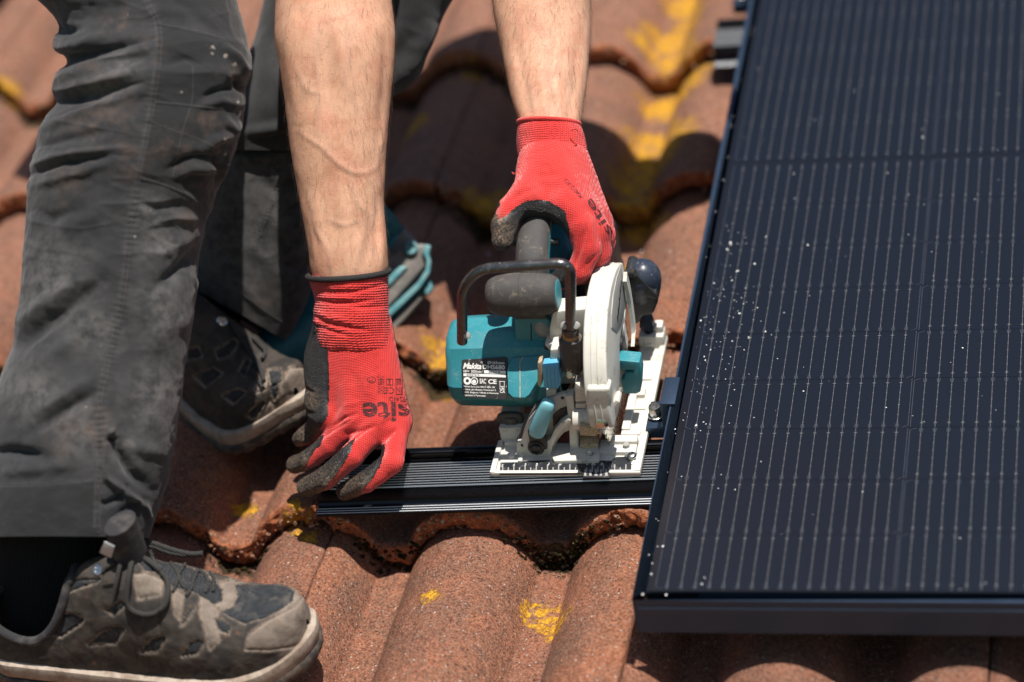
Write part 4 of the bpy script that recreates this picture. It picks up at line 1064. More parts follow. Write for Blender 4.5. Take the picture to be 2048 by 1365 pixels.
def latex_mat():
    g = G("crinkled_latex"); cr = g.vor(1.7, 'DISTANCE_TO_EDGE', vec=g.n("ShaderNodeVectorMath", 0, operation='ADD', ins={0: g.co(), 1: g.n("ShaderNodeVectorMath", 0, operation='SCALE', ins={0: g.noise(2.2, 3, .6, out=1), 'Scale': .0016})}))
    h = g.add(g.mul(g.mask(cr, .0, .25), .9), g.mul(g.noise(1.2, 3, .7), .6), g.mul(g.noise(3.0, 3, .6), .6)); smooth = g.attr("smooth")
    dust = g.mul(g.attr("dirt"), g.mask(g.noise(2.4, 3, .75), .40, .62))
    c = g.mix(dust, (0.020, 0.020, 0.021), (0.20, 0.135, 0.085))
    c = g.mix(g.mul(g.mask(g.noise(1.6, 2, .8), .62, .72), .35), c, (0.16, 0.15, 0.14))
    g.set(color=c, rough=g.math('SUBTRACT', .50, g.mul(smooth, .12)), spec=.5, normal=g.bump(h, 1.3, g.math('SUBTRACT', 1.0, g.mul(smooth, .75)))); return g.m
M_LATEX = latex_mat()
def cloth_mat(name, col, dusty):
    g = G(name); v = g.co()
    w1 = g.n("ShaderNodeTexWave", 1, ins={"Vector": v, "Scale": 314 / .9, "Distortion": .6}, wave_type='BANDS', bands_direction='DIAGONAL')
    h = g.add(g.mul(w1, .5), g.mul(g.noise(.8, 2), .5), g.mul(g.noise(9, 4, .6), 1.6))
    d = g.mask(g.noise(70, 5, .65, dist=.7), .42, .68); d2 = g.mask(g.noise(20, 4, .7), .5, .7)
    patch = g.attr("patch"); worn = g.attr("worn"); earth = g.attr("earth"); paint = g.attr("paint")
    c = g.mix(g.mul(d, .6), col, dusty); c = g.mix(g.mul(d2, .25), c, tuple(k * 1.6 for k in dusty))
    c = g.mix(g.mul(patch, .88), c, (0.015, 0.015, 0.016))
    c = g.mix(g.mul(worn, g.mask(g.noise(12, 4, .7), .3, .65), .75), c, (0.125, 0.116, 0.112))  # wear on the near leg; on the far leg painted sunlight
    c = g.mix(g.mul(earth, g.mask(g.noise(16, 5, .7), .42, .68), .5), c, (0.125, 0.078, 0.056))
    lint = g.mul(g.mask(g.vor(6.5), .06, .03), .5); c = g.mix(lint, c, (0.22, 0.2, 0.19))
    c = g.mix(g.math('MULTIPLY', g.mask(g.add(paint, g.mul(g.noise(5.5, 4, .7, dist=.6), 1.1)), .98, 1.08), .85), c, (0.28, 0.235, 0.19))
    g.set(color=c, rough=.86, spec=.22, sheen=.15, normal=g.bump(h, .35, .8)); return g.m
M_CLOTH = cloth_mat("work_trouser_cloth", (0.023, 0.023, 0.025), (0.042, 0.041, 0.043))
g = G("thread"); g.set(color=(0.075, 0.070, 0.066), rough=.8); M_THREAD = g.m
g = G("sock_knit"); wv = g.n("ShaderNodeTexWave", 1, ins={"Vector": g.co(), "Scale": 314 / 2.6, "Distortion": .5}, wave_type='BANDS', bands_direction='X'); g.set(color=g.mix(g.mul(wv, .5), (0.010, 0.010, 0.011), (0.02, 0.02, 0.021)), rough=.95, spec=.1, normal=g.bump(wv, .8, .6)); M_SOCK = g.m
g = G("dark_shirt"); g.set(color=(0.03, 0.035, 0.05), rough=.9); M_SHIRT = g.m
g = G("hair_brown"); g.set(color=(0.07, 0.042, 0.025), rough=.5); M_HAIR = g.m

# ------------------------------------------------------------------ body: one surface for arms, trunk, neck and head
D_A = 2572.0
ARM_N = np.array([(-330, 560, 800, 2560), (-200, 556, 792, 2560), (-60, 551, 783, 2556), (0, 550, 784, 2556), (70, 549, 791, 2556), (135, 560, 788, 2557), (180, 567, 784, 2558), (246, 574, 777, 2559), (310, 583, 773, 2560),
                  (369, 594, 770, 2563), (420, 602, 770, 2565), (464, 610, 773, 2568), (505, 616, 776, 2570), (540, 621, 777, D_A), (565, 630, 768, D_A), (600, 642, 762, D_A), (660, 655, 762, D_A), (720, 660, 760, D_A)])
D_B = 2560.0
ARM_F = np.array([(-330, 930, 1178, 2596), (-200, 950, 1180, 2596), (-60, 976, 1182, 2595), (12, 985, 1181, 2592), (82, 998, 1180, 2587), (164, 1015, 1174, 2577), (215, 1028, 1167, 2570), (240, 1037, 1164, 2565), (262, 1045, 1156, 2560), (310, 1052, 1150, 2555), (350, 1056, 1148, 2550), (390, 1062, 1146, 2545)])
def sd_rows(rows, P, b0, b1):
    q = proj(P); ys = q[:, 1]; inside = np.clip(ys, rows[0, 0], rows[-1, 0])
    l, r, d = interp(inside, rows[:, 0], rows[:, 1:4]).T
    a = (r - l) / 2; mm = d / F_PX; t = (inside - rows[0, 0]) / (rows[-1, 0] - rows[0, 0]); b = a * (b0 + (b1 - b0) * t)
    x = (q[:, 0] - (l + r) / 2) * mm; z = q[:, 2] - d
    k = np.sqrt((x / (a * mm)) ** 2 + (z / (b * mm)) ** 2 + 1e-9); e = (k - 1) * np.minimum(a, b) * mm
    over = np.maximum(np.maximum(rows[0, 0] - ys, ys - rows[-1, 0]), 0) * mm
    return np.maximum(e, over - 4)
ELB_N, ELB_F = ud(678, -330, 2560), ud(1050, -330, 2598)
SH_N, SH_F = np.array([-230.0, 870, 730]), np.array([-130.0, 1045, 740])
PEL, CHEST, HEAD = np.array([-620.0, 900, 720]), np.array([-300.0, 965, 760]), np.array([-15.0, 810, 640])
def body_sdf(P):
    d = sd_rows(ARM_N, P, .84, .74); d = smin(d, sd_cone(P, ELB_N, SH_N, 52, 62), 30)
    d2 = smin(sd_rows(ARM_F, P, .84, .78), sd_cone(P, ELB_F, SH_F, 52, 62), 30)
    tr = sd_cone(P, PEL, CHEST, 112, 116); tr = smin(tr, sd_cone(P, SH_N, SH_F, 62, 62), 60)
    tr = smin(tr, sd_cone(P, CHEST + (60, -10, 10), HEAD, 62, 58), 50)
    hd = sd_ell(P, HEAD + (55, -10, 0), np.eye(3), (100, 78, 82)); hd = smin(hd, sd_cone(P, HEAD + (60, 0, -75), HEAD + (85, 0, -95), 17, 13), 14)
    hd = smin(hd, sd_ell(P, HEAD + (10, -80, -10), np.eye(3), (28, 12, 18)), 8); hd = smin(hd, sd_ell(P, HEAD + (10, 78, -10), np.eye(3), (28, 12, 18)), 8)
    tr = smin(tr, hd, 30)
    return smin(smin(d, d2, 1), tr, 60)
def sparse_nets(fn, lo, hi, h, nb=40):
    """surface nets evaluated only in the blocks the surface runs through"""
    lo = np.asarray(lo, float); S = nb * h; nB = np.ceil((np.asarray(hi, float) - lo) / S).astype(int)
    cent = np.array([[i, j, k] for i in range(nB[0]) for j in range(nB[1]) for k in range(nB[2])])
    D = fn(lo + (cent + .5) * S); todo = cent[np.abs(D) < S * 1.35]
    ids, pos, faces = [], [], []; BIG = 1 << 20
    for c in todo:
        o = c * nb; n = nb + 2
        g_ = np.stack(np.meshgrid(*[lo[a] + h * (o[a] - 1 + np.arange(n + 1)) for a in range(3)], indexing='ij'), -1)
        D = fn(g_.reshape(-1, 3)).reshape(n + 1, n + 1, n + 1); In = D < 0
        if In.all() or not In.any(): continue
        m = sum(In[a:n + a, b:n + b, e:n + e].astype(int) for a in (0, 1) for b in (0, 1) for e in (0, 1))
        act = np.argwhere((m > 0) & (m < 8)); acc = np.zeros((len(act), 3)); cnt = np.zeros(len(act))
        for a in [(i, j, k) for i in (0, 1) for j in (0, 1) for k in (0, 1)]:
            for ax in range(3):
                if a[ax]: continue
                b = list(a); b[ax] = 1; d0 = D[act[:, 0] + a[0], act[:, 1] + a[1], act[:, 2] + a[2]]; d1 = D[act[:, 0] + b[0], act[:, 1] + b[1], act[:, 2] + b[2]]
                k = (d0 < 0) != (d1 < 0); p = np.tile(np.array(a, float), (k.sum(), 1)); p[:, ax] = d0[k] / (d0[k] - d1[k]); acc[k] += p; cnt[k] += 1
        gi = act + o - 1
        ids.append((gi[:, 0] + 2) * BIG * BIG + (gi[:, 1] + 2) * BIG + gi[:, 2] + 2); pos.append(lo + h * (gi + acc / cnt[:, None]))
        for ax in range(3):
            o1, o2 = (ax + 1) % 3, (ax + 2) % 3; a = [slice(None)] * 3; b = [slice(None)] * 3; a[ax] = slice(0, n); b[ax] = slice(1, n + 1)
            q = np.argwhere(In[tuple(a)] != In[tuple(b)]); q = q[((q >= 1) & (q <= nb)).all(1)]
            fl = In[tuple(a)][tuple(q.T)]; qq = q + o - 1
            def key(d1, d2):
                r = qq.copy(); r[:, o1] += d1; r[:, o2] += d2; return (r[:, 0] + 2) * BIG * BIG + (r[:, 1] + 2) * BIG + r[:, 2] + 2
            f = np.stack([key(-1, -1), key(0, -1), key(0, 0), key(-1, 0)], 1); f[~fl] = f[~fl][:, ::-1]; faces.append(f)
    ids = np.concatenate(ids); pos = np.concatenate(pos); u, first = np.unique(ids, return_index=True)
    F = np.concatenate(faces); Fi = np.searchsorted(u, F); ok = (Fi < len(u)).all(1); Fi = Fi[ok]; ok = (u[Fi] == F[ok]).all(1)
    return pos[first], Fi[ok]

def build_person():
    V, F = sparse_nets(body_sdf, (-820, 150, -60), (240, 1240, 980), 2.6)
    V = relax(V, F, 2); N = vnormals(V, F)
    if (N * (V - V.mean(0))).sum() < 0: F = F[:, ::-1]; N = -N
    veins = [([(594, 262), (618, 278), (640, 291), (660, 312), (676, 328), (695, 340), (713, 347), (735, 346), (752, 335), (763, 316)], 5.0, 1.0), ([(640, 291), (634, 240), (640, 190), (630, 130), (640, 60)], 5, .8), ([(752, 335), (765, 280), (772, 220)], 4, .8),
             ([(612, 380), (625, 420), (632, 460), (655, 500), (662, 545)], 5, 1.0), ([(700, 350), (712, 400), (735, 430), (722, 490), (712, 540)], 4.5, .9), ([(745, 360), (748, 420), (738, 470), (752, 520)], 5, 1.1), ([(585, 120), (612, 180), (640, 190)], 5, .7), ([(690, 30), (700, 90), (690, 160), (720, 230)], 6, .7), ([(652, 440), (690, 452), (722, 440)], 4, .6),
             ([(1100, 60), (1092, 130), (1105, 190), (1095, 240)], 5, .7), ([(1135, 110), (1142, 170), (1130, 230)], 5, .8), ([(1060, 170), (1068, 215), (1078, 250)], 5, .8), ([(1105, 120), (1125, 150), (1135, 170)], 4, .6)]
    muscle = [([(575, 60), (585, 160), (600, 240)], 12, 1.2), ([(668, 40), (690, 140), (700, 260)], 16, 1.4), ([(712, 120), (716, 220), (712, 300)], 8, -1.1), ([(640, 360), (648, 440), (655, 520)], 6, -1.0), ([(706, 400), (708, 470), (704, 540)], 5, -.9), ([(752, 400), (754, 470), (750, 535)], 5, -1.2), ([(620, 430), (628, 490), (634, 540)], 6, 1.0), ([(1075, 110), (1085, 180), (1092, 240)], 8, .9), ([(1100, 160), (1104, 205), (1106, 250)], 5, -.9), ([(590, 20), (600, 150), (615, 260)], 26, 2.2), ([(650, 0), (655, 150), (660, 250)], 16, -1.8), ([(740, 20), (735, 160), (728, 280)], 30, 2.0), ([(770, 60), (766, 180), (756, 280)], 9, -1.2), ([(733, 380), (742, 430), (738, 500), (728, 545)], 11, -1.6), ([(655, 330), (662, 420), (668, 480)], 14, -1.2), ([(635, 400), (645, 470), (650, 540)], 12, 1.4),
              ([(690, 400), (694, 470), (694, 545)], 9, 1.0), ([(762, 420), (764, 480), (762, 540)], 8, 1.6), ([(1160, 60), (1150, 150), (1140, 240)], 10, -1.3), ([(1030, 60), (1045, 150), (1062, 240)], 10, -1.2), ([(1110, 150), (1118, 200), (1120, 250)], 12, 1.4), ([(1148, 170), (1152, 215), (1150, 250)], 8, 1.5)]
    V = fold(V, N, [(a_, b_, c_ * 1.3) for a_, b_, c_ in muscle]); N = vnormals(V, F); V = fold(V, N, [(a_, b_, c_ * 1.1) for a_, b_, c_ in veins])
    Q = proj(V)[:, :2]; vein = np.zeros(len(V))
    for ln, w, a in veins: d, s = seg_dist(Q, ln); vein = np.maximum(vein, np.exp(-(d / w) ** 2))
    V = V + N * (.5 * fbm(V, 30, 3, 3))[:, None]
    base = (-500, 260, -75)
    person = obj("person", V, F, M_SKIN, base=base, attrs={"vein": vein})
    tag(person, "person in dirty dark work trousers and red gloves stooping to steady the saw and rail", "person")
    # short hairs of the forearms
    r = np.random.default_rng(4); N = vnormals(V, F); q = proj(V); ok = (q[:, 1] > -40) & (q[:, 1] < 560) & (q[:, 0] > 540) & (q[:, 0] < 1190) & (N @ RB > -.45)
    idx = np.flatnonzero(ok); w = 1 + 1.2 * np.clip(.35 - np.abs(N[idx] @ RB), 0, 1); w *= np.where(q[idx, 0] > 700, 1.5, 1.0); idx = r.choice(idx, 3400, p=w / w.sum())
    hv, hf, n0 = [], [], 0
    for i in idx:
        p, n = V[i], N[i]; arm = 1 if q[i, 0] > 900 else 0
        t = -RU + R0 * r.normal((.25 if q[i, 0] > 690 and not arm else -.1), .35); t = t - n * (t @ n); t /= np.linalg.norm(t) + 1e-9; L = r.uniform(6, 15); s = np.cross(t, n)
        bend = r.normal(0, .25)
        P = [p + t * L * k + n * (L * .34 * k - L * .12 * k * k) + s * bend * L * k * k for k in (0, .35, .7, 1)]; rad = r.uniform(.035, .07)
        for k, pp in enumerate(P):
            rr = rad * (1 - .75 * k / 3)
            hv += [pp + s * rr, pp + n * rr * 1.2 - s * rr * .5, pp - n * rr * .8 - s * rr * .5]
        for k in range(3):
            for e in range(3): hf.append((n0 + k * 3 + e, n0 + k * 3 + (e + 1) % 3, n0 + k * 3 + 3 + (e + 1) % 3, n0 + k * 3 + 3 + e))
        n0 += 12
    tag(obj("arm_hair", np.array(hv), np.array(hf), M_HAIR, person), kind='stuff')
    # shirt and head hair (above the frame, they throw the shadow on the tiles)
    def shirt(P):
        d = smin(sd_cone(P, PEL, CHEST, 124, 128), sd_cone(P, SH_N, SH_F, 72, 72), 60); d = smin(d, sd_cone(P, SH_N, SH_N + (ELB_N - SH_N) * .55, 76, 70), 40); return smin(d, sd_cone(P, SH_F, SH_F + (ELB_F - SH_F) * .55, 76, 70), 40)
    V2, F2 = surface_nets(shirt, (-820, 480, 330), (240, 1240, 980), 14); V2 = relax(V2, F2, 2); F2, _ = fix_out(V2, F2)
    obj("shirt", V2 + vnormals(V2, F2) * (5 * fbm(V2, 90, 3, 8))[:, None], F2, M_SHIRT, person)
    V2, F2 = surface_nets(lambda P: np.maximum(sd_ell(P, HEAD + (55, -10, 4), np.eye(3), (106, 84, 88)), -(P[:, 2] - HEAD[2] - 5) + .35 * (P[:, 0] - HEAD[0] - 60)), HEAD - (90, 110, 110), HEAD + (180, 110, 110), 7); F2, _ = fix_out(V2, F2)
    obj("hair", V2 + vnormals(V2, F2) * (3 * fbm(V2, 14, 3, 9))[:, None], F2, M_HAIR, person)
    return person
PERSON = build_person()

# ------------------------------------------------------------------ gloves
def lay_text(name, bvh, specs, mat, parent, base, lift=.25):
    """print laid on a surface: flat letters dropped on to it along the line of sight they were measured along"""
    b = MB()
    for s, o, u, v, bold in specs:       # o origin px, u px vector of the writing line, v px vector of its height
        T_, Fc = text_mesh(s, 1.0, bold) if isinstance(s, str) else s
        T_ = T_ - T_.min(0); T_ = T_ / np.array([max(T_[:, 0].max(), 1e-6), max(T_[:, 1].max(), 1e-6), 1]); T_ = T_[:, :2]
        bm = bmesh.new(); vs = [bm.verts.new((x, y, 0)) for x, y in T_]
        for f in Fc:
            try: bm.faces.new([vs[i] for i in f])
            except ValueError: pass
        bmesh.ops.triangulate(bm, faces=bm.faces[:])
        for _ in range(2): bmesh.ops.subdivide_edges(bm, edges=[e for e in bm.edges if np.hypot((e.verts[0].co.x - e.verts[1].co.x) * np.hypot(*u), (e.verts[0].co.y - e.verts[1].co.y) * np.hypot(*v)) > 3.0], cuts=1)
        bm.verts.index_update(); P, ok = [], []
        for w in bm.verts:
            a, c = o[0] + u[0] * w.co.x + v[0] * w.co.y, o[1] + u[1] * w.co.x + v[1] * w.co.y
            d = ray(a, c); d = d / np.linalg.norm(d); h = bvh.ray_cast(Vector(CAM_C), Vector(d)); ok.append(h[0] is not None and h[3] < 4000)
            P.append(np.array(h[0]) + np.array(h[1]) * lift if ok[-1] else CAM_C + d * 2500)
        fs = [[w.index for w in f.verts] for f in bm.faces if all(ok[w.index] for w in f.verts)]
        used = sorted({i for f in fs for i in f}); mp = {i: k for k, i in enumerate(used)}
        if used: b.add(np.array(P)[used], [[mp[i] for i in f] for f in fs])
        bm.free()
    return obj(name, np.concatenate(b.V), b.F, mat, parent, smooth=False)
def ring_mesh(n=28, r=.82):
    V = np.array([(.5 + .5 * k * math.cos(a), .5 + .5 * k * math.sin(a), 0) for k in (1, r) for a in np.linspace(0, 2 * math.pi, n, endpoint=False)]); return V, [(i, (i + 1) % n, n + (i + 1) % n, n + i) for i in range(n)]
def box_mesh(t=.08, q=.06):
    V, F = [], []
    for x0, x1, y0, y1 in ((0, 1, 0, q), (0, 1, 1 - q, 1), (0, t, q, 1 - q), (1 - t, 1, q, 1 - q)):
        n = len(V); V += [(x0, y0, 0), (x1, y0, 0), (x1, y1, 0), (x0, y1, 0)]; F.append((n, n + 1, n + 2, n + 3))
    return np.array(V, float), F

g = G("print_on_knit"); g.set(color=g.mix(g.mask(g.noise(1.6, 2, .7), .58, .7), (0.055, 0.010, 0.012), (0.5, 0.03, 0.03)), rough=.8); M_PRINT = g.m
g = G("black_lining"); g.set(color=(0.016, 0.015, 0.015), rough=.9, normal=g.bump(g.noise(1.5, 3), 1, .8)); M_LIN = g.m

def make_glove(label, prims, lo, hi, coat_px, folds, knead, dirty, h=1.35):
    root = None
    def fn(P):
        d = None
        for kind, args, k in prims:
            e = sd_cone(P, *args) if kind == 'c' else sd_ell(P, *args)
            d = e if d is None else smin(d, e, k)
        return d
    V, F = sparse_nets(fn, lo, hi, h, 32); V = relax(V, F, 2); F, N = fix_out(V, F)
    V = fold(V, N, folds); N = vnormals(V, F)
    V = V + N * (.45 * fbm(V, 16, 3, knead) + .16 * vnoise(V, 3, knead + 3))[:, None]
    m = near_px(V, N, coat_px, 1.6, knead) | (N @ RB < -.12)
    fm = m[F].mean(1) > .5
    Q = proj(V)[:, :2]; dirt = np.zeros(len(V)); smooth = np.zeros(len(V))
    for a, c, r_ in dirty: dirt = np.maximum(dirt, np.clip(1.3 - np.hypot(Q[:, 0] - a, Q[:, 1] - c) / r_, 0, 1))
    # distance to the rim of the dip: latex is smooth and shiny there
    rim = np.zeros(len(V)); ed = (m[F].mean(1) > 0) & (m[F].mean(1) < 1); rim[np.unique(F[ed])] = 1
    E = np.concatenate([F[:, [i, (i + 1) % 4]] for i in range(4)])
    for _ in range(4):
        nx_ = rim.copy(); np.maximum.at(nx_, E[:, 0], rim[E[:, 1]] * .86); np.maximum.at(nx_, E[:, 1], rim[E[:, 0]] * .86); rim = nx_
    gl = None; out = []
    for name, sel, mat, lift in (("glove", ~fm, M_KNIT, 0.0), ("latex_dip", fm, M_LATEX, .45)):
        u, inv = np.unique(F[sel], return_inverse=True); VV = V[u] + N[u] * lift; FF = inv.reshape(-1, 4)
        o = obj(name, VV, FF, mat, PERSON if gl is None else gl, attrs={"dirt": dirt[u], "smooth": rim[u]}); out.append(o); gl = gl or o
    bvh = BVHTree.FromPolygons([tuple(v) for v in V], [tuple(int(i) for i in f) for f in F])
    return gl, bvh
def make_cuff(gl, rows, n, period, folds, front, bfac, ribs=.45, amp_noise=.8, seed=5):
    V, F, t, ys = rows_limb(rows, n, 1.15, bfac, front=front); F, N = fix_out(V, F)
    V = fold(V, N, folds); N = vnormals(V, F)
    yy = np.repeat(ys, n); tt = np.tile(t, len(ys))
    rib = np.cos(2 * math.pi * (yy + 2.0 * vnoise(V, 18, seed)) / period); st = np.cos(tt * n * .25)
    V = V + N * (ribs * rib + .10 * st * (1 + rib) + amp_noise * fbm(V, 22, 2, seed))[:, None]
    ii = np.arange(len(V)).reshape(len(ys), n)      # turn the rim inwards
    inner = V[ii[0]] + (V[ii[0]].mean(0) - V[ii[0]]) * .06; inner2 = V[ii[12]] + (V[ii[12]].mean(0) - V[ii[12]]) * .07
    base = len(V); V = np.concatenate([V, inner, inner2]); a = np.arange(n); b_ = np.roll(a, -1)
    Fx = np.concatenate([np.stack([ii[0][a], ii[0][b_], base + b_, base + a], 1), np.stack([base + a, base + b_, base + n + b_, base + n + a], 1)])
    return obj("cuff", V, np.concatenate([F, Fx]), M_KNIT, gl, attrs={"dirt": np.zeros(len(V)), "smooth": np.zeros(len(V))})

U = ud
def near_glove():
    W = lambda a, c, d: U(a, c, d)
    mc = lambda a, b, ra, rb, k=10: ('c', (W(*a), W(*b), ra, rb), k)
    d0 = 2574
    pr = [mc((662, 650, d0 + 2), (652, 828, d0 + 8), 17, 14.0), mc((690, 650, d0), (708, 836, d0 - 6), 19, 14.0, 16), mc((722, 650, d0), (760, 846, d0 - 10), 19, 14.0, 16), mc((748, 650, d0 + 2), (795, 842, d0 - 2), 17, 13.2, 16),
          ('e', (W(640, 738, d0 + 14), np.stack([R0, RU, RB]), (15.5, 40, 15)), 10), ('e', (W(636, 806, d0 + 12), np.stack([R0, RU, RB]), (13, 15, 14)), 7)]
    def fin(pts, r, k=5.0):
        P = [W(*p) if len(p) == 3 else np.array(p[3:]) for p in pts]; out = []
        for i in range(len(P) - 1): out.append(('c', (P[i], P[i + 1], r[i], r[i + 1]), 7.0 if i == 0 else 3.0))
        return out
    zt = lambda a, c, z: (a, c, depth(uz(a, c, z)))
    pr += fin([(652, 828, d0 + 4), zt(630, 858, -12), zt(612, 872, -18), zt(600, 879, -25)], [13.0, 9.6, 8.6, 7.6])
    pr += fin([(708, 836, d0 - 6), zt(658, 890, -2), zt(618, 920, -16), zt(590, 930, -28)], [13.0, 10.8, 9.6, 8.8])
    pr += fin([(760, 846, d0 - 10), zt(704, 912, 0), zt(650, 958, -18), zt(614, 975, -34)], [13.4, 11.6, 10.6, 9.6])
    pr += fin([(795, 842, d0 - 2), zt(784, 926, -6), zt(732, 965, -20), zt(690, 983, -38)], [12.8, 11.0, 10.2, 8.8])
    # thumb, closed behind the rail
    pr += fin([(735, 690, d0 + 20), (778, 790, d0 + 52), (764, 852, d0 + 70), (728, 888, d0 + 78)], [13, 12, 10.5, 9.0])
    coat = [[(560, 600), (640, 640), (649, 650), (656, 690), (659, 737), (660, 800), (655, 832), (646, 848), (634, 866), (621, 884), (612, 888), (560, 905)],
            [(650, 868), (640, 890), (625, 908), (612, 930), (604, 950), (550, 960), (550, 905), (606, 900), (628, 884)],
            [(713, 874), (704, 900), (694, 917), (672, 950), (647, 981), (640, 1005), (570, 1005), (580, 950), (612, 942), (640, 930), (676, 902)],
            [(770, 888), (769, 905), (761, 932), (745, 958), (724, 982), (715, 1004), (650, 1015), (648, 985), (690, 962), (735, 920)]]
    folds = [([(660, 858), (690, 836), (712, 828)], 4, -2.6), ([(690, 868), (722, 862), (750, 850)], 4, -2.4), ([(768, 880), (782, 868), (792, 860)], 4, -2.6), ([(640, 880), (665, 862), (700, 842), (712, 828)], 3.2, -1.6), ([(700, 885), (730, 862), (755, 852)], 3.2, -1.6),
             ([(762, 858), (775, 845), (790, 840)], 6, -1.6), ([(660, 700), (672, 760), (668, 820)], 10, -.8), ([(700, 720), (715, 780), (722, 830)], 9, -.9), ([(745, 720), (760, 780), (778, 830)], 9, -.9), ([(612, 775), (618, 782), (628, 786)], 4, -2.4), ([(612, 822), (620, 826), (632, 828)], 4, -2.0), ([(672, 842), (690, 812), (730, 800)], 5, .8)]
    gl, bvh = make_glove("", pr, (-440, 150, -80), (-220, 420, 160), coat, folds, 21, [(600, 870, 34), (580, 930, 44), (610, 975, 58), (690, 985, 58), (612, 800, 30), (640, 1000, 40)])
    gl["label"] = "red glove on the rail end with site printed upside down"
    rows = [(550, 617, 777, d0), (556, 618.5, 777, d0), (575, 622, 777, d0), (590, 626, 777, d0), (604, 628, 777, d0), (620, 627, 778, d0), (640, 627, 779, d0), (655, 628, 781, d0), (680, 631, 786, d0), (695, 636, 789, d0), (712, 648, 784, d0 + 3), (730, 664, 772, d0 + 6)]
    cf = [([(628, 582), (660, 585), (700, 586), (745, 576), (775, 566)], 4.5, -1.6), ([(622, 572), (660, 575), (720, 575)], 5, .9), ([(630, 600), (665, 606), (710, 606), (745, 600)], 4, -2.2), ([(628, 592), (665, 596), (710, 596)], 5, 1.1), ([(690, 612), (730, 616), (770, 612)], 4, -1.3), ([(632, 634), (655, 646), (690, 654), (735, 660)], 4.5, -2.6), ([(628, 622), (655, 634), (700, 645)], 6, 1.4), ([(632, 650), (660, 662), (700, 672)], 4, -1.6), ([(628, 640), (640, 650)], 4, 1.4)]
    make_cuff(gl, rows, 220, 4.9, cf, .065, lambda y: float(np.interp(y, [550, 630, 680, 712, 730], [.88, .84, .70, .56, .46])))
    # rolled black lining at the wrist
    b = MB(); P = []
    for t in np.linspace(0, 2 * math.pi, 64):
        a = 81.5; px = 697 + a * math.cos(t); dp = d0 - .86 * a * d0 / F_PX * math.sin(t); P.append(U(px, 551 + 9.5 * math.sin(t) - 6.5 * math.cos(t) - 3, dp))
    P = np.array(P); b.tube(P, 3.0, 10, cap=False); b.build("lining", M_LIN, gl, angle=80)
    up = (0, 1)
    sp = [("site", (819, 803), (-95, 2), (1, 40), .022), ("MG44D", (816, 794), (-38, 0), (0, 9), .0), ("CE", (788, 775), (-20, 0), (0, 13), .0), ("UK", (768, 773), (-14, 0), (0, 7), .0), ("CA", (768, 781), (-14, 0), (0, 7), .0),
          (box_mesh(), (805, 758), (-14, 0), (0, 32), 0), ("388", (803, 761), (-10, 0), (0, 10), 0), ("EN", (803, 775), (-10, 0), (0, 10), 0), (box_mesh(.1, .1), (786, 758), (-14, 0), (0, 13), 0), ("i", (780, 760), (-3, 0), (0, 9), 0), (box_mesh(.1, .1), (768, 758), (-12, 0), (0, 12), 0), ("e", (765, 760), (-6, 0), (0, 8), 0), (ring_mesh(), (752, 754), (-18, -1), (0, 13), 0), ("2131X", (768, 753), (-14, 0), (0, 3), 0), ("M", (746, 757), (-7, 0), (0, 7), 0)]
    lay_text("printing", bvh, sp, M_PRINT, gl, None)
    # loose threads
    b = MB()
    b.tube(smooth_path([U(*p) for p in [(631, 640, d0 - 8), (628, 636, d0 - 18), (636, 637, d0 - 22)]], 5), .4, 5); b.build("loose_thread", M_KNIT, gl)
near_glove()

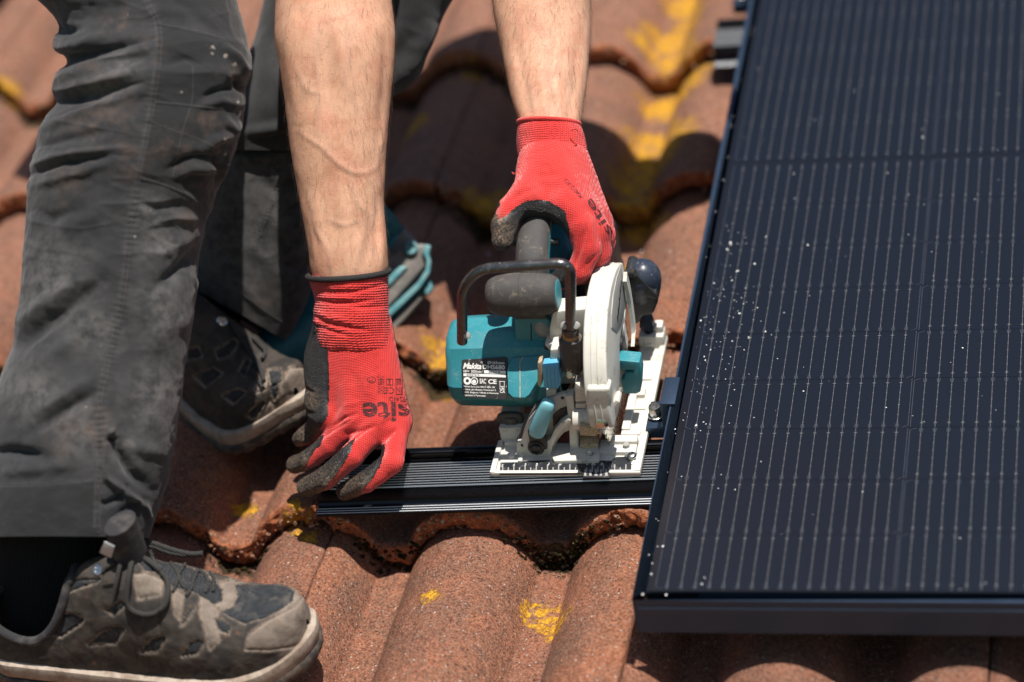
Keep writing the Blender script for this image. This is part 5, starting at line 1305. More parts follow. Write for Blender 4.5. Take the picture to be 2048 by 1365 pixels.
def far_glove():
    W = U; d0 = 2548.0
    mc = lambda a, b, ra, rb, k=14: ('c', (W(*a), W(*b), ra, rb), k)
    pr = [mc((1098, 330, d0 + 2), (1132, 412, d0 - 32), 24, 16), mc((1108, 330, d0 + 4), (1162, 420, d0 - 22), 24, 16), mc((1122, 330, d0 + 8), (1186, 432, d0 - 2), 24, 15), mc((1132, 332, d0 + 12), (1196, 446, d0 + 18), 22, 14),
          mc((1082, 330, d0 + 2), (1052, 392, d0 - 30), 22, 14), ('e', (W(1082, 412, d0 - 24), np.stack([R0, RU, RB]), (26, 12, 15)), 10)]
    def fin(P, r):
        P = [W(*p) for p in P]; return [('c', (P[i], P[i + 1], r[i], r[i + 1]), 7.0 if i == 0 else 3.5) for i in range(len(P) - 1)]
    pr += fin([(1132, 412, d0 - 32), (1160, 452, d0 - 36), (1176, 500, d0 - 34), (1158, 542, d0 - 28), (1118, 562, d0 - 14)], [15.5, 14, 12.6, 11.6, 10])
    pr += fin([(1162, 420, d0 - 22), (1192, 462, d0 - 22), (1196, 505, d0 - 14), (1166, 545, d0 - 4), (1120, 560, d0 + 8)], [15.5, 14, 12.4, 11.4, 10])
    pr += fin([(1186, 432, d0 - 2), (1203, 470, d0 + 2), (1196, 515, d0 + 14), (1150, 545, d0 + 22)], [14, 13, 12, 10])
    pr += fin([(1196, 446, d0 + 18), (1206, 484, d0 + 24), (1184, 525, d0 + 36), (1140, 540, d0 + 42)], [13, 12, 11, 9])
    pr += fin([(1052, 392, d0 - 30), (1022, 420, d0 - 34), (1008, 452, d0 - 40), (1004, 480, d0 - 46)], [14.5, 12.5, 11.4, 9.6])
    coat = [[(960, 400), (984, 424), (992, 425), (998, 441), (1008, 433), (1019, 425), (1032, 414), (1045, 405), (1060, 400), (1077, 399), (1094, 402), (1107, 408), (1122, 416), (1131, 424), (1136, 436), (1138, 455), (1139, 484), (1137, 525), (1130, 575), (960, 575)], [(985, 395), (999, 400), (1000, 412), (990, 425), (980, 420)]]
    folds = [([(1145, 545), (1158, 505), (1172, 462), (1176, 440)], 4.5, -2.6), ([(1172, 530), (1184, 490), (1186, 455)], 5, 1.0), ([(1160, 545), (1180, 522), (1200, 505)], 4, -1.4), ([(1030, 400), (1052, 385), (1085, 372)], 6, -1.1), ([(1060, 345), (1090, 352), (1130, 350)], 6, -.8), ([(1010, 415), (1030, 396), (1050, 378)], 5, -1.0), ([(1100, 365), (1120, 385), (1150, 410)], 8, -.8), ([(1178, 395), (1190, 425), (1200, 450)], 6, .8), ([(1010, 470), (1022, 462), (1030, 455)], 4, -1.2)]
    gl, bvh = make_glove("", pr, (-240, 230, 60), (20, 560, 340), coat, folds, 33, [(1005, 470, 34), (1000, 440, 20)])
    gl["label"] = "red glove gripping the handle of the saw"
    rows = [(243, 1038, 1158, d0 + 14), (250, 1036, 1162, d0 + 14), (262, 1034.5, 1166, d0 + 13), (285, 1034, 1171, d0 + 12), (305, 1036, 1174, d0 + 10), (322, 1040, 1174, d0 + 8), (336, 1044, 1166, d0 + 6), (350, 1052, 1154, d0 + 4)]
    cf = [([(1040, 318), (1070, 326), (1110, 326), (1150, 322)], 5, -1.0), ([(1160, 350), (1168, 335), (1172, 320)], 5, -1.5)]
    c = make_cuff(gl, rows, 200, 4.6, cf, -.14, .80, ribs=.28, seed=15)
    b = MB(); P = []
    for t in np.linspace(0, 2 * math.pi, 60): a = 62; P.append(U(1098 + a * math.cos(t), 246 - 8.7 * math.sin(t) + 2.5 * math.cos(t), d0 + 14 - .8 * a * d0 / F_PX * math.sin(t)))
    b.tube(np.array(P), 2.0, 10, cap=False)
    b.build("cuff_welt", M_KNIT, gl, angle=80); b = MB()
    b.tube(smooth_path([U(1142, 262, d0 - 16), U(1150, 258, d0 - 20), U(1156, 264, d0 - 18), U(1150, 270, d0 - 20)], 6), .6, 6); b.build("loose_thread", M_KNIT, gl); b = MB(); b.tube(smooth_path([U(1030, 348, d0 - 18), U(1024, 345, d0 - 22), U(1028, 349, d0 - 24)], 6), .5, 6)
    b.build("loose_thread", M_KNIT, gl)
    sp = [("site", (1226, 464), (-44, -68), (-13, 9), .015), ("MG44D CE UKCA", (1166, 392), (-34, -36), (-6, 6), 0)]
    lay_text("printing", bvh, sp, M_PRINT, gl, None)
far_glove()
# ------------------------------------------------------------------ trousers
def px_dist(V, pts):
    Q = proj(V)[:, :2]; m = np.zeros(len(V))
    for a, c, r_ in pts: m = np.maximum(m, np.clip(1 - np.hypot(Q[:, 0] - a, Q[:, 1] - c) / r_, 0, 1))
    return m
def seam_tube(bvh, pts, r, lift, b, dash=None):
    """a thread or seam laid on a surface along a line measured in the photograph"""
    P = []
    for a, c in smooth_path(np.array(pts, float), 10):
        d = ray(a, c); d = d / np.linalg.norm(d); h = bvh.ray_cast(Vector(CAM_C), Vector(d))
        if h[0] is not None: P.append(np.array(h[0]) + np.array(h[1]) * lift)
    if len(P) < 3: return
    P = np.array(P)
    if dash is None: b.tube(P, r, 6); return
    L = np.r_[0, np.cumsum(np.linalg.norm(np.diff(P, axis=0), axis=1))]; s = 0
    while s + dash < L[-1]:
        t = np.linspace(s, s + dash * .62, 3); b.tube(np.stack([np.interp(t, L, P[:, i]) for i in range(3)], 1), r, 5); s += dash
def build_trousers():
    # the near leg
    D0, D1 = 2470.0, 2462.0
    left = [(-330, 60), (-200, 60), (-60, 55), (0, 62), (12, 90), (52, 119), (65, 104), (95, 102), (122, 132), (135, 130), (157, 101), (170, 100), (192, 110), (210, 111), (240, 88), (285, 72), (330, 60), (360, 57), (430, 52), (500, 45), (600, 37), (680, 26), (740, 6), (800, -14), (900, -34), (1000, -50), (1085, -58)]
    right = [(-330, 500), (-200, 480), (-60, 468), (0, 470), (80, 494), (115, 501), (150, 500), (175, 488), (210, 491), (260, 484), (310, 469), (350, 454), (368, 440), (425, 423), (440, 415), (500, 400), (530, 397), (625, 388), (680, 379), (760, 369), (860, 354), (960, 337), (1010, 322), (1085, 296)]
    ys = np.arange(-330, 1086, 6.0); l = np.interp(ys, *zip(*left)); r_ = np.interp(ys, *zip(*right))
    k = np.ones(5) / 5; l = np.convolve(np.pad(l, 2, 'edge'), k, 'valid'); r_ = np.convolve(np.pad(r_, 2, 'edge'), k, 'valid')
    dd = np.interp(ys, [-330, 150, 400, 700, 1085], [2540, 2450, 2452, 2455, 2455])
    rows = np.stack([ys, l, r_, dd], 1)
    V, F, t, yy = rows_limb(rows, 300, 2.2, .86, e=.92, front=-.03); F, N = fix_out(V, F)
    fl = [([(95, 150), (160, 140), (240, 112), (310, 92)], 13, 5), ([(112, 122), (190, 108), (300, 80)], 10, -6), ([(98, 100), (150, 92), (220, 70)], 12, 4), ([(85, 40), (120, 60), (160, 58)], 9, -6), ([(108, 182), (170, 168), (250, 150), (300, 126)], 10, 4), ([(106, 210), (190, 192), (290, 166)], 9, -5), ([(78, 262), (150, 226), (240, 196), (292, 170)], 13, 4), ([(90, 250), (170, 212), (260, 186)], 7, -2.5),
          ([(60, 332), (110, 314), (200, 300), (260, 296)], 8, 3.6), ([(60, 352), (120, 328), (210, 314)], 7, -4), ([(70, 300), (130, 280), (220, 262)], 12, -3), ([(62, 372), (140, 352), (230, 322)], 11, 2.6),
          ([(31, 700), (90, 650), (150, 606), (205, 566)], 17, -6.5), ([(30, 655), (90, 604), (170, 548)], 18, 4), ([(60, 740), (130, 690), (200, 640)], 20, 3), ([(67, 862), (130, 822), (200, 782)], 13, -5.5), ([(60, 832), (130, 790), (195, 750)], 14, 3),
          ([(-20, 905), (30, 904), (92, 915)], 14, -7), ([(0, 945), (60, 940), (150, 930)], 14, 3), ([(224, 872), (236, 905), (262, 945), (300, 980)], 13, -8), ([(212, 880), (206, 930), (214, 956), (248, 984), (290, 1012), (305, 1050)], 8, 5.5), ([(200, 886), (203, 925), (205, 955)], 5, -4), ([(219, 862), (226, 868)], 9, 6), ([(214, 880), (230, 878)], 6, -6), ([(250, 880), (285, 900), (320, 905)], 16, 3.5), ([(196, 1000), (210, 1010), (232, 1000), (252, 975)], 7, -4.5), ([(232, 1040), (262, 1010), (296, 1000)], 9, -3),
          ([(340, 338), (362, 322), (386, 312), (424, 312)], 8, -6.5), ([(345, 356), (380, 338), (420, 336), (445, 350)], 9, 4.5), ([(400, 300), (430, 280), (470, 270)], 10, 4), ([(404, 196), (436, 181), (468, 178)], 8, -4), ([(398, 214), (440, 203), (480, 210)], 8, 3), ([(440, 90), (470, 115), (498, 150)], 10, 5), ([(470, 160), (480, 178), (494, 176)], 7, -6), ([(330, 130), (370, 118), (410, 128)], 9, -2.5), ([(450, 240), (468, 260), (486, 250)], 9, 3.4), ([(420, 318), (440, 345), (436, 380)], 9, -5), ([(458, 300), (450, 330), (444, 365)], 7, 3),
          ([(308, 582), (340, 558), (370, 530), (398, 500)], 15, -6), ([(290, 520), (340, 500), (390, 470)], 18, 2.6), ([(270, 400), (310, 420), (350, 412), (400, 420)], 12, -2.6), ([(300, 450), (350, 436), (395, 440)], 9, 2.5), ([(300, 700), (330, 660), (370, 640)], 22, 2.6), ([(260, 620), (290, 700), (280, 800)], 26, -2.5), ([(320, 760), (310, 850), (320, 930)], 20, 3), ([(110, 470), (170, 440), (230, 420)], 22, 2.2), ([(70, 420), (100, 440), (160, 420)], 12, -2), ([(250, 30), (320, 20), (420, 40)], 18, 2.5), ([(350, 0), (420, 60), (470, 70)], 14, -2)]
    V = fold(V, N, [(l_, w_ * .86, a_ * 1.25) for l_, w_, a_ in fl]); N = vnormals(V, F)
    seamL = np.array([(286, -40), (292, 0), (314, 45), (318, 100), (306, 200), (291, 280), (276, 360), (260, 450), (250, 550), (236, 640), (214, 730), (198, 808), (201, 900), (198, 962), (194, 1060)], float)
    Q = proj(V)[:, :2]; f = sstep(N @ RB, -.1, .3); d, s = seg_dist(Q, seamL)
    V = V + N * (f * (.9 * np.exp(-((d - 1) / 7.0) ** 4) + .34 * (.3 + np.clip(.6 + vnoise(V, 60, 12), 0, 1.3)) * np.exp(-(d / 12) ** 2) * np.sin(s * 2 * math.pi * 96 + 5 * vnoise(V, 40, 2))))[:, None]
    d2, s2 = seg_dist(Q, [(-60, 975), (60, 972), (150, 966), (194, 962), (193, 1090)]); band = in_poly(Q, [(-80, 975), (60, 972), (150, 966), (195, 961), (193, 1100), (-80, 1110)]) & (N @ RB > -.2)
    V = V + N * (f * .9 * band)[:, None]
    Rv = V @ np.array([[.5, .3, .1], [.3, 1, .4], [-.2, .4, 1]]); rid = (1 - np.abs(vnoise(Rv, 46, 81))) ** 5 - .3 + .6 * ((1 - np.abs(vnoise(Rv, 24, 82))) ** 6 - .2)
    V = V + N * (1.7 * fbm(V * (1, .8, .8), 60, 4, 71) + .6 * fbm(V, 14, 3, 75) + (1.1 * sstep(Q[:, 1], 620, 380) + .35) * rid)[:, None]; N = vnormals(V, F)
    pat = near_px(V, N, [[(316, 46), (380, 60), (440, 76), (500, 86), (512, 130), (495, 340), (440, 440), (418, 433), (400, 404), (370, 384), (335, 370), (283, 357), (300, 240), (311, 140)]], 1.2, 3).astype(float)
    pat = np.maximum(pat, .8 * band)
    pat = np.maximum(pat, .85 * sstep(seg_dist(Q, [(350, -20), (440, 20), (480, 60)])[0], 70, 30) * (Q[:, 1] < 76) * (Q[:, 0] > 300))
    pv = px_dist(V, [(363, 185, 8), (425, 94, 13), (424, 108, 10), (450, 112, 14), (470, 128, 15), (452, 277, 12), (450, 308, 9), (341, 178, 4), (353, 202, 3), (476, 205, 8), (275, 148, 3), (346, 283, 4), (361, 353, 4), (302, 420, 6), (269, 474, 8), (170, 815, 8), (174, 825, 6), (235, 800, 3), (405, 303, 4), (257, 30, 8), (236, 210, 5)])
    worn = px_dist(V, [(330, 480, 90), (190, 660, 80), (170, 678, 40), (100, 560, 120), (340, 620, 110), (240, 140, 60), (205, 180, 60), (160, 860, 90), (300, 430, 70), (330, 800, 120), (60, 780, 90), (260, 900, 60)])
    worn = np.maximum(worn, .12 * np.exp(-(d / 9) ** 2)); earth = px_dist(V, [(170, 165, 90), (200, 250, 110), (225, 200, 70), (250, 320, 60), (130, 360, 70), (220, 325, 50), (440, 300, 60), (430, 340, 70), (470, 340, 50), (330, 300, 60), (380, 440, 50), (140, 880, 60), (190, 860, 60), (470, 150, 40), (300, 100, 40), (235, 50, 60), (350, 300, 60), (420, 250, 60), (400, 380, 60)])
    tr = obj("trousers", V, F, M_CLOTH, PERSON, attrs={"patch": pat, "worn": worn, "earth": earth, "paint": pv * .62})
    tr["label"] = "near trouser leg with muddy patched knee"
    bvh = BVHTree.FromPolygons([tuple(v) for v in V], [tuple(int(i) for i in f_) for f_ in F])
    b = MB()
    for off in (-6.5, -3, 4.5): seam_tube(bvh, seamL + (off, 0), .32, .15, b, 3.0)
    for ln in ([(318, 48), (380, 60), (440, 76), (490, 92)], [(310, 204), (360, 208), (420, 215), (448, 216)], [(283, 355), (318, 365), (352, 378), (388, 396), (418, 430)], [(386, 135), (384, 200), (366, 260), (345, 355)], [(305, 245), (350, 262), (400, 280), (440, 300)]): seam_tube(bvh, ln, .35, .15, b, 3.2)
    for ln in ([(-40, 969), (60, 966), (150, 960), (194, 957)], [(190, 966), (189, 1060)]): seam_tube(bvh, ln, .3, .15, b, 2.8)
    tag(b.build("stitching", M_THREAD, tr), kind='stuff')
    b = MB()
    for ln in ([(282, 358), (318, 368), (352, 381), (388, 399), (420, 436)], [(310, 206), (360, 210), (420, 217), (446, 218)], [(317, 50), (380, 62), (440, 78)], [(202, 910), (201, 960), (196, 1058)]): seam_tube(bvh, ln, .9, -.3, b)
    tag(b.build("piping", M_CLOTH, tr), kind='stuff')
    # the far leg: knee and thigh above, lower leg running down to the boot behind the arm
    up = np.array([(-330, 560, 1010, 2740), (-150, 545, 960, 2735), (-40, 532, 925, 2730), (30, 518, 890, 2725), (100, 500, 862, 2720), (180, 478, 812, 2715), (235, 452, 700, 2712), (275, 440, 650, 2712), (300, 432, 632, 2716)], float)
    lo = np.array([(225, 470, 630, 2765), (262, 462, 638, 2745), (300, 440, 644, 2735), (350, 425, 646, 2738), (420, 404, 642, 2750), (500, 385, 636, 2765), (560, 372, 618, 2775), (600, 368, 596, 2782), (628, 366, 572, 2786)], float)
    V1, F1, t, yy = rows_limb(up, 220, 3.0, .80, e=.95); F1, N1 = fix_out(V1, F1)
    V1 = fold(V1, N1, [([(480, 268), (520, 262), (575, 252), (640, 240)], 10, 6), ([(500, 130), (560, 150), (640, 140)], 30, 4), ([(830, 60), (800, 110), (780, 170)], 22, -6), ([(870, 40), (845, 90), (825, 150)], 16, 5), ([(520, 60), (580, 90), (700, 70)], 30, -4)]); V1 = V1 + vnormals(V1, F1) * (3 * fbm(V1, 90, 4, 5))[:, None]
    V2, F2, t, yy = rows_limb(lo, 220, 2.6, .80, e=.92, front=-.05, tilt=lambda y: 58 * float(np.clip((y - 400) / 230, 0, 1)) ** 1.3); F2, N2 = fix_out(V2, F2)
    V2 = fold(V2, N2, [([(470, 292), (520, 290), (575, 278), (640, 264)], 9, -7), ([(480, 320), (540, 312), (600, 300)], 10, 4), ([(520, 360), (550, 380), (600, 370)], 16, -4), ([(540, 440), (580, 450), (620, 440)], 22, 4), ([(470, 480), (540, 520), (580, 600)], 16, 3), ([(560, 520), (600, 540), (625, 530)], 14, -4), ([(440, 520), (500, 590), (555, 650)], 12, 2.5)])
    s2 = np.array([(585, 285), (572, 330), (552, 380), (530, 440), (505, 500)], float); N2 = vnormals(V2, F2); d, s = seg_dist(proj(V2)[:, :2], s2)
    V2 = V2 + N2 * (1.2 * np.exp(-(d / 7) ** 2) * (1 + .5 * np.sin(s * 180)) + 2.4 * fbm(V2, 80, 4, 6))[:, None]
    V = np.concatenate([V1, V2]); F = np.concatenate([F1, F2 + len(V1)])
    worn = px_dist(V, [(560, 440, 60), (560, 330, 60), (600, 500, 60), (560, 600, 60), (610, 120, 80)])  # not wear here: lightens the cloth where sun strikes this leg
    tr2 = obj("trousers", V, F, M_CLOTH, PERSON, attrs={"patch": .25 * (np.arange(len(V)) < len(V1)), "worn": np.maximum(worn * .9, .5 * (np.arange(len(V)) >= len(V1))), "earth": px_dist(V, [(520, 600, 60)]), "paint": np.zeros(len(V))})  # whole lower leg lightened in colour to look sunlit
    tr2["label"] = "far trouser leg behind the near forearm"
    bvh = BVHTree.FromPolygons([tuple(v) for v in V2], [tuple(int(i) for i in f_) for f_ in F2]); b = MB()
    for off in (-5, 3): seam_tube(bvh, s2 + (off, 0), .5, .2, b, 4)
    seam_tube(bvh, [(430, 560), (480, 585), (530, 622), (572, 650)], .4, .2, b, 3)
    tag(b.build("stitching", M_THREAD, tr2), kind='stuff')
build_trousers()

# ------------------------------------------------------------------ shoes
def shoe_mats():
    g = G("worn_nubuck"); v = g.co()
    dust = g.mul(g.mask(g.noise(22, 5, .7, dist=.5), .36, .62), .9); rim = g.attr("rim"); tan = g.attr("tan"); dk = g.attr("mesh"); earth = g.mul(g.mask(g.noise(11, 4, .7), .62, .74), .6)
    c = g.mix(dust, (0.030, 0.027, 0.025), (0.068, 0.056, 0.047)); c = g.mix(g.mul(tan, .7), c, g.mix(g.mask(g.noise(9, 4, .7), .35, .65), (0.19, 0.150, 0.120), (0.27, 0.220, 0.180)))
    c = g.mix(earth, c, (0.20, 0.085, 0.045)); c = g.mix(g.mul(rim, g.mask(g.noise(5, 3, .7), .3, .6), .7), c, (0.26, 0.20, 0.155))
    w = g.n("ShaderNodeTexWave", 1, ins={"Vector": v, "Scale": 314 / 1.9, "Distortion": .4}, wave_type='BANDS', bands_direction='X'); w2 = g.n("ShaderNodeTexWave", 1, ins={"Vector": v, "Scale": 314 / 1.9, "Distortion": .4}, wave_type='BANDS', bands_direction='Z')
    wv = g.mul(g.add(w, w2), .5)
    mc = g.mix(g.mul(wv, .6), (0.014, 0.016, 0.019), (0.052, 0.055, 0.06)); mc = g.mix(g.mul(g.mask(g.noise(16, 4, .7), .48, .72), .5), mc, (0.13, 0.112, 0.095))
    c = g.mix(dk, c, mc)
    h = g.add(g.mul(g.noise(1.6, 3, .7), .8), g.mul(g.noise(7, 3), .8), g.mul(wv, dk, 1.2))
    g.set(color=c, rough=.85, spec=.25, normal=g.bump(h, .6, .8)); up = g.m
    g = G("midsole_rubber"); d = g.mask(g.noise(18, 5, .7), .4, .65)
    c = g.mix(d, (0.36, 0.30, 0.245), (0.22, 0.165, 0.125)); c = g.mix(g.mul(g.mask(g.noise(6, 4, .7), .60, .72), .5), c, (0.24, 0.11, 0.065)); g.set(color=c, rough=.75, spec=.3, normal=g.bump(g.noise(4, 3), .5, .5)); mid = g.m
    g = G("outsole_rubber"); g.set(color=g.mix(g.mask(g.noise(14, 4, .7), .4, .66), (0.045, 0.043, 0.043), (0.15, 0.115, 0.09)), rough=.8, spec=.3, normal=g.bump(g.noise(3, 3), .6, .6)); out = g.m
    g = G("boot_lace"); ww = g.n("ShaderNodeTexWave", 1, ins={"Vector": g.co(), "Scale": 314 / 2.0, "Distortion": 1.5}, wave_type='BANDS', bands_direction='DIAGONAL'); g.set(color=g.mix(g.mul(ww, .7), (0.013, 0.013, 0.013), (0.05, 0.046, 0.042)), rough=.9, normal=g.bump(ww, .5, .8)); lace = g.m
    return up, mid, out, lace
M_UP, M_MID, M_OUT, M_LACE = shoe_mats()
def make_shoe(label, toe, ang, L, zg, bend, polys, tans, seed, extra):
    """toe = x, y of the toe tip; ang = heading; bend(u) lifts the sole; everything in mm"""
    ca, sa = math.cos(ang), math.sin(ang); du = np.array([ca, sa, 0]); dv = np.array([-sa, ca, 0]); o = np.array([toe[0], toe[1], zg]) - du * L
    k = L / 310.0
    us = np.array([0, 4, 15, 40, 80, 120, 160, 200, 235, 262, 284, 300, 308, 310]) * k
    hw = np.array([8, 20, 29, 33.5, 34, 35, 40, 46.5, 48.5, 46, 38, 25, 12, 3])          # half widths
    ht = np.array([30, 54, 64, 66, 74, 106, 112, 91, 64, 50, 44, 36, 22, 12])             # height of the upper above the midsole
    off = np.array([0, 0, 0, 0, -1, -3, -3, 0, 3, 5, 6, 6, 6, 6])                          # the sole curves inwards
    def pt(u, v, w): return o + np.outer(u, du) + np.outer(v, dv) + np.outer(w + bend(u / k), [0, 0, 1.0])
    n = 150; U_ = np.concatenate([np.linspace(0, 16, 14)[:-1], np.linspace(16, 290, 190)[:-1], np.linspace(290, 310, 24)]) * k
    H = interp(U_, us, np.stack([hw, ht, off], 1)); rings = []
    th = np.linspace(math.pi, 0, n)
    SM = 27.0
    for u, (a, h, f) in zip(U_, H):
        p = 2.25 if u < 200 * k else 2.25 + .75 * (u / k - 200) / 110
        c = np.sign(np.cos(th)) * np.abs(np.cos(th)) ** (2 / p); s = np.abs(np.sin(th)) ** (2 / p)
        sides = 1 - .16 * s ** 3 * (u < 190 * k)
        rings.append(pt(np.full(n, u), f + a * c * sides, SM - 2 + (h + 2) * s))
    V = np.concatenate(rings); m = len(U_); ii = np.arange(m * n).reshape(m, n)
    F = np.stack([ii[:-1, :-1], ii[:-1, 1:], ii[1:, 1:], ii[1:, :-1]], -1).reshape(-1, 4); F, N = fix_out(V, F)
    # cut the opening for the ankle
    Uv = np.repeat(U_, n) / k; Vv = np.tile(np.cos(th), m); Sv = np.tile(np.abs(np.sin(th)), m)
    hole = (Uv > 9) & (Uv < 104) & (Sv > .42 + .50 * ((Uv - 52) / 52) ** 2 + .12 * (Uv > 60) * (Uv - 60) / 44)
    Q = proj(V)[:, :2]; out = N @ RB > -.05
    msk = near_px(V, N, polys, 1.0, seed) & out; far_side = (N @ RB < -.05)
    tan = (near_px(V, N, tans, 2.0, seed + 1) & out).astype(float)
    if seed == 1: tan = np.maximum(tan, sstep(Uv, 286, 296))
    rim = np.zeros(len(V))
    for p in polys + tans:
        d, s = seg_dist(Q, list(p) + [p[0]]); rim = np.maximum(rim, np.exp(-((d - 2.0) / 2.4) ** 2)); V = V - N * (out * 1.5 * np.exp(-(d / 2.4) ** 2))[:, None]
    V = V - N * (1.3 * msk)[:, None] + N * (1.5 * fbm(V, 40, 3, seed) + .5 * fbm(V, 10, 3, seed + 2))[:, None]
    V = fold(V, N, extra.get('folds', []))
    keep = ~hole[F].any(1)
    shoe = obj("shoe", V, F[keep], M_UP, PERSON, attrs={"mesh": msk.astype(float), "tan": tan, "rim": rim * out})
    shoe["label"] = label
    bvh = BVHTree.FromPolygons([tuple(v) for v in V], [tuple(int(i) for i in f) for f in F[keep]])
    # padded collar round the opening
    b = MB(); P = []
    hb = [(u_, v_) for u_, v_ in zip(np.r_[np.linspace(10, 104, 30), np.linspace(104, 10, 30)], np.r_[-np.ones(30), np.ones(30)])]
    for u_, sg in hb:
        sv = min(.985, .42 + .50 * ((u_ - 52) / 52) ** 2 + .12 * max(0, u_ - 60) / 44); a, h, f = interp(u_ * k, us, np.stack([hw, ht, off], 1))[0]; p = 2.25
        th_ = math.asin(sv); P.append(pt(np.array([u_ * k]), np.array([f + sg * -a * math.cos(th_) ** (2 / p) * .97]), np.array([SM - 2 + (h + 2) * sv ** (2 / p)]))[0])
    P.append(P[0]); b.tube(smooth_path(P, 3), 4.6, 12, cap=False); g_ = bpy.data.materials.get("collar_cloth")
    if g_ is None:
        gg = G("collar_cloth"); gg.set(color=gg.mix(gg.mask(gg.noise(12, 4), .45, .7), (0.022, 0.021, 0.023), (0.06, 0.054, 0.05)), rough=.95, normal=gg.bump(gg.noise(2, 3), .6, .7)); g_ = gg.m
    b.build("collar", g_, shoe, angle=80)
    # midsole band, outsole with lugs
    def band(grow, w0, w1, name, mat, lug=False):
        th2 = np.linspace(0, 1, 120); uu = np.concatenate([(1 - np.cos(th2 * math.pi)) / 2 * 310, (1 + np.cos(th2 * math.pi)) / 2 * 310]) * k
        HH = interp(uu, us, np.stack([hw, ht, off], 1)); sg = np.r_[-np.ones(120), np.ones(120)]
        prof = [(-6, w1), (0, w1), (grow, w1 - 1.6), (grow + 1.2, w1 * .62 + w0 * .38), (grow + .4, w0 + 2), (grow - 1.2, w0), (-8, w0)]
        R = []
        for gx, w in prof:
            a = np.maximum(HH[:, 0] + gx * np.clip(np.minimum(uu / k, 310 - uu / k) / 10, 0, 1) ** .5, .5); ue = uu + gx * np.clip((uu / k - 296) / 14, 0, 1) - gx * np.clip((12 - uu / k) / 12, 0, 1)
            wv = w + (2.2 * np.sin(uu / k / 24) * (1 if w == w0 else .6) if not lug else 0)
            if lug and w <= w0 + 2: wv = w + 2.4 * (np.sin(uu / k / 310 * 2 * math.pi * 17) > -.2) - 2.4
            R.append(pt(ue, HH[:, 2] + sg * a, np.full(len(uu), 1.0) * wv))
        Vb = np.concatenate(R); nn = len(uu); jj = np.arange(len(R) * nn).reshape(len(R), nn)
        Fb = np.stack([jj[:-1], np.roll(jj, -1, 1)[:-1], np.roll(jj, -1, 1)[1:], jj[1:]], -1).reshape(-1, 4); Fl = [tuple(int(x) for x in q) for q in Fb] + [tuple(int(x) for x in jj[-1]), tuple(int(x) for x in jj[0][::-1])]
        bb = MB(); bb.add(Vb, Fl); return bb.build(name, mat, shoe, angle=50)
    band(5, 12, 30, "midsole", M_MID); band(5.5, 0, 13.5, "outsole", M_OUT, True)
    # laces
    b = MB()
    for pts, r_, lift in extra.get('laces', []):
        P = []
        for q in smooth_path(np.array(pts, float), 8):
            d = ray(q[0], q[1]); d = d / np.linalg.norm(d); h = bvh.ray_cast(Vector(CAM_C), Vector(d)); zz = q[2] if len(q) > 2 else 0
            hit = np.array(h[0]) if h[0] is not None and h[3] < 3200 else ud(q[0], q[1], depth(P[-1]) if P else extra.get('dep', 2440))
            if P and abs(depth(hit) - depth(P[-1])) > 25: hit = ud(q[0], q[1], depth(P[-1]))
            P.append(hit - d * (lift + zz if h[0] is not None else 0))
        b.tube(P, r_, 9)
    if b.V: tag(b.build("lace", M_LACE, shoe, angle=80), kind='stuff')
    return shoe, bvh
polys1 = [[(472, 1166), (520, 1163), (575, 1171), (592, 1180), (587, 1200), (566, 1216), (522, 1238), (490, 1247), (466, 1237), (443, 1222), (466, 1212), (476, 1190)],
          [(264, 1096), (300, 1086), (345, 1118), (400, 1140), (446, 1175), (446, 1200), (430, 1206), (400, 1190), (380, 1181), (345, 1172), (330, 1142), (290, 1140)],
          [(62, 1258), (110, 1236), (140, 1228), (165, 1241), (160, 1250), (122, 1274)], [(176, 1291), (202, 1269), (236, 1256), (247, 1262), (228, 1290)], [(278, 1306), (302, 1281), (325, 1274), (330, 1280), (313, 1304)], [(364, 1314), (380, 1289), (400, 1282), (406, 1288), (394, 1309)],
          [(430, 1239), (445, 1240), (460, 1255), (456, 1268), (440, 1262)], [(362, 1254), (381, 1214), (389, 1216), (374, 1241)], [(140, 1160), (200, 1158), (190, 1166), (120, 1190), (60, 1215), (0, 1235), (-30, 1240), (-30, 1190), (40, 1205), (90, 1192)], [(210, 1225), (240, 1205), (250, 1212), (225, 1232)]]
tans1 = [[(490, 1300), (500, 1268), (540, 1240), (590, 1215), (610, 1190), (640, 1190), (660, 1230), (650, 1275), (600, 1290), (540, 1300)], [(440, 1165), (470, 1160), (475, 1190), (462, 1212), (440, 1215), (428, 1208), (448, 1200)], [(400, 1190), (425, 1205), (440, 1225), (430, 1240), (440, 1280), (420, 1300), (410, 1260), (400, 1225)], [(268, 1150), (290, 1145), (325, 1160), (320, 1190), (275, 1200)], [(345, 1175), (365, 1190), (360, 1240), (350, 1230)]]
bend1 = lambda u: 22 * np.clip((np.asarray(u, float) - 215) / 95, 0, 1) ** 2 + 1.5 * np.clip((60 - np.asarray(u, float)) / 60, 0, 1)
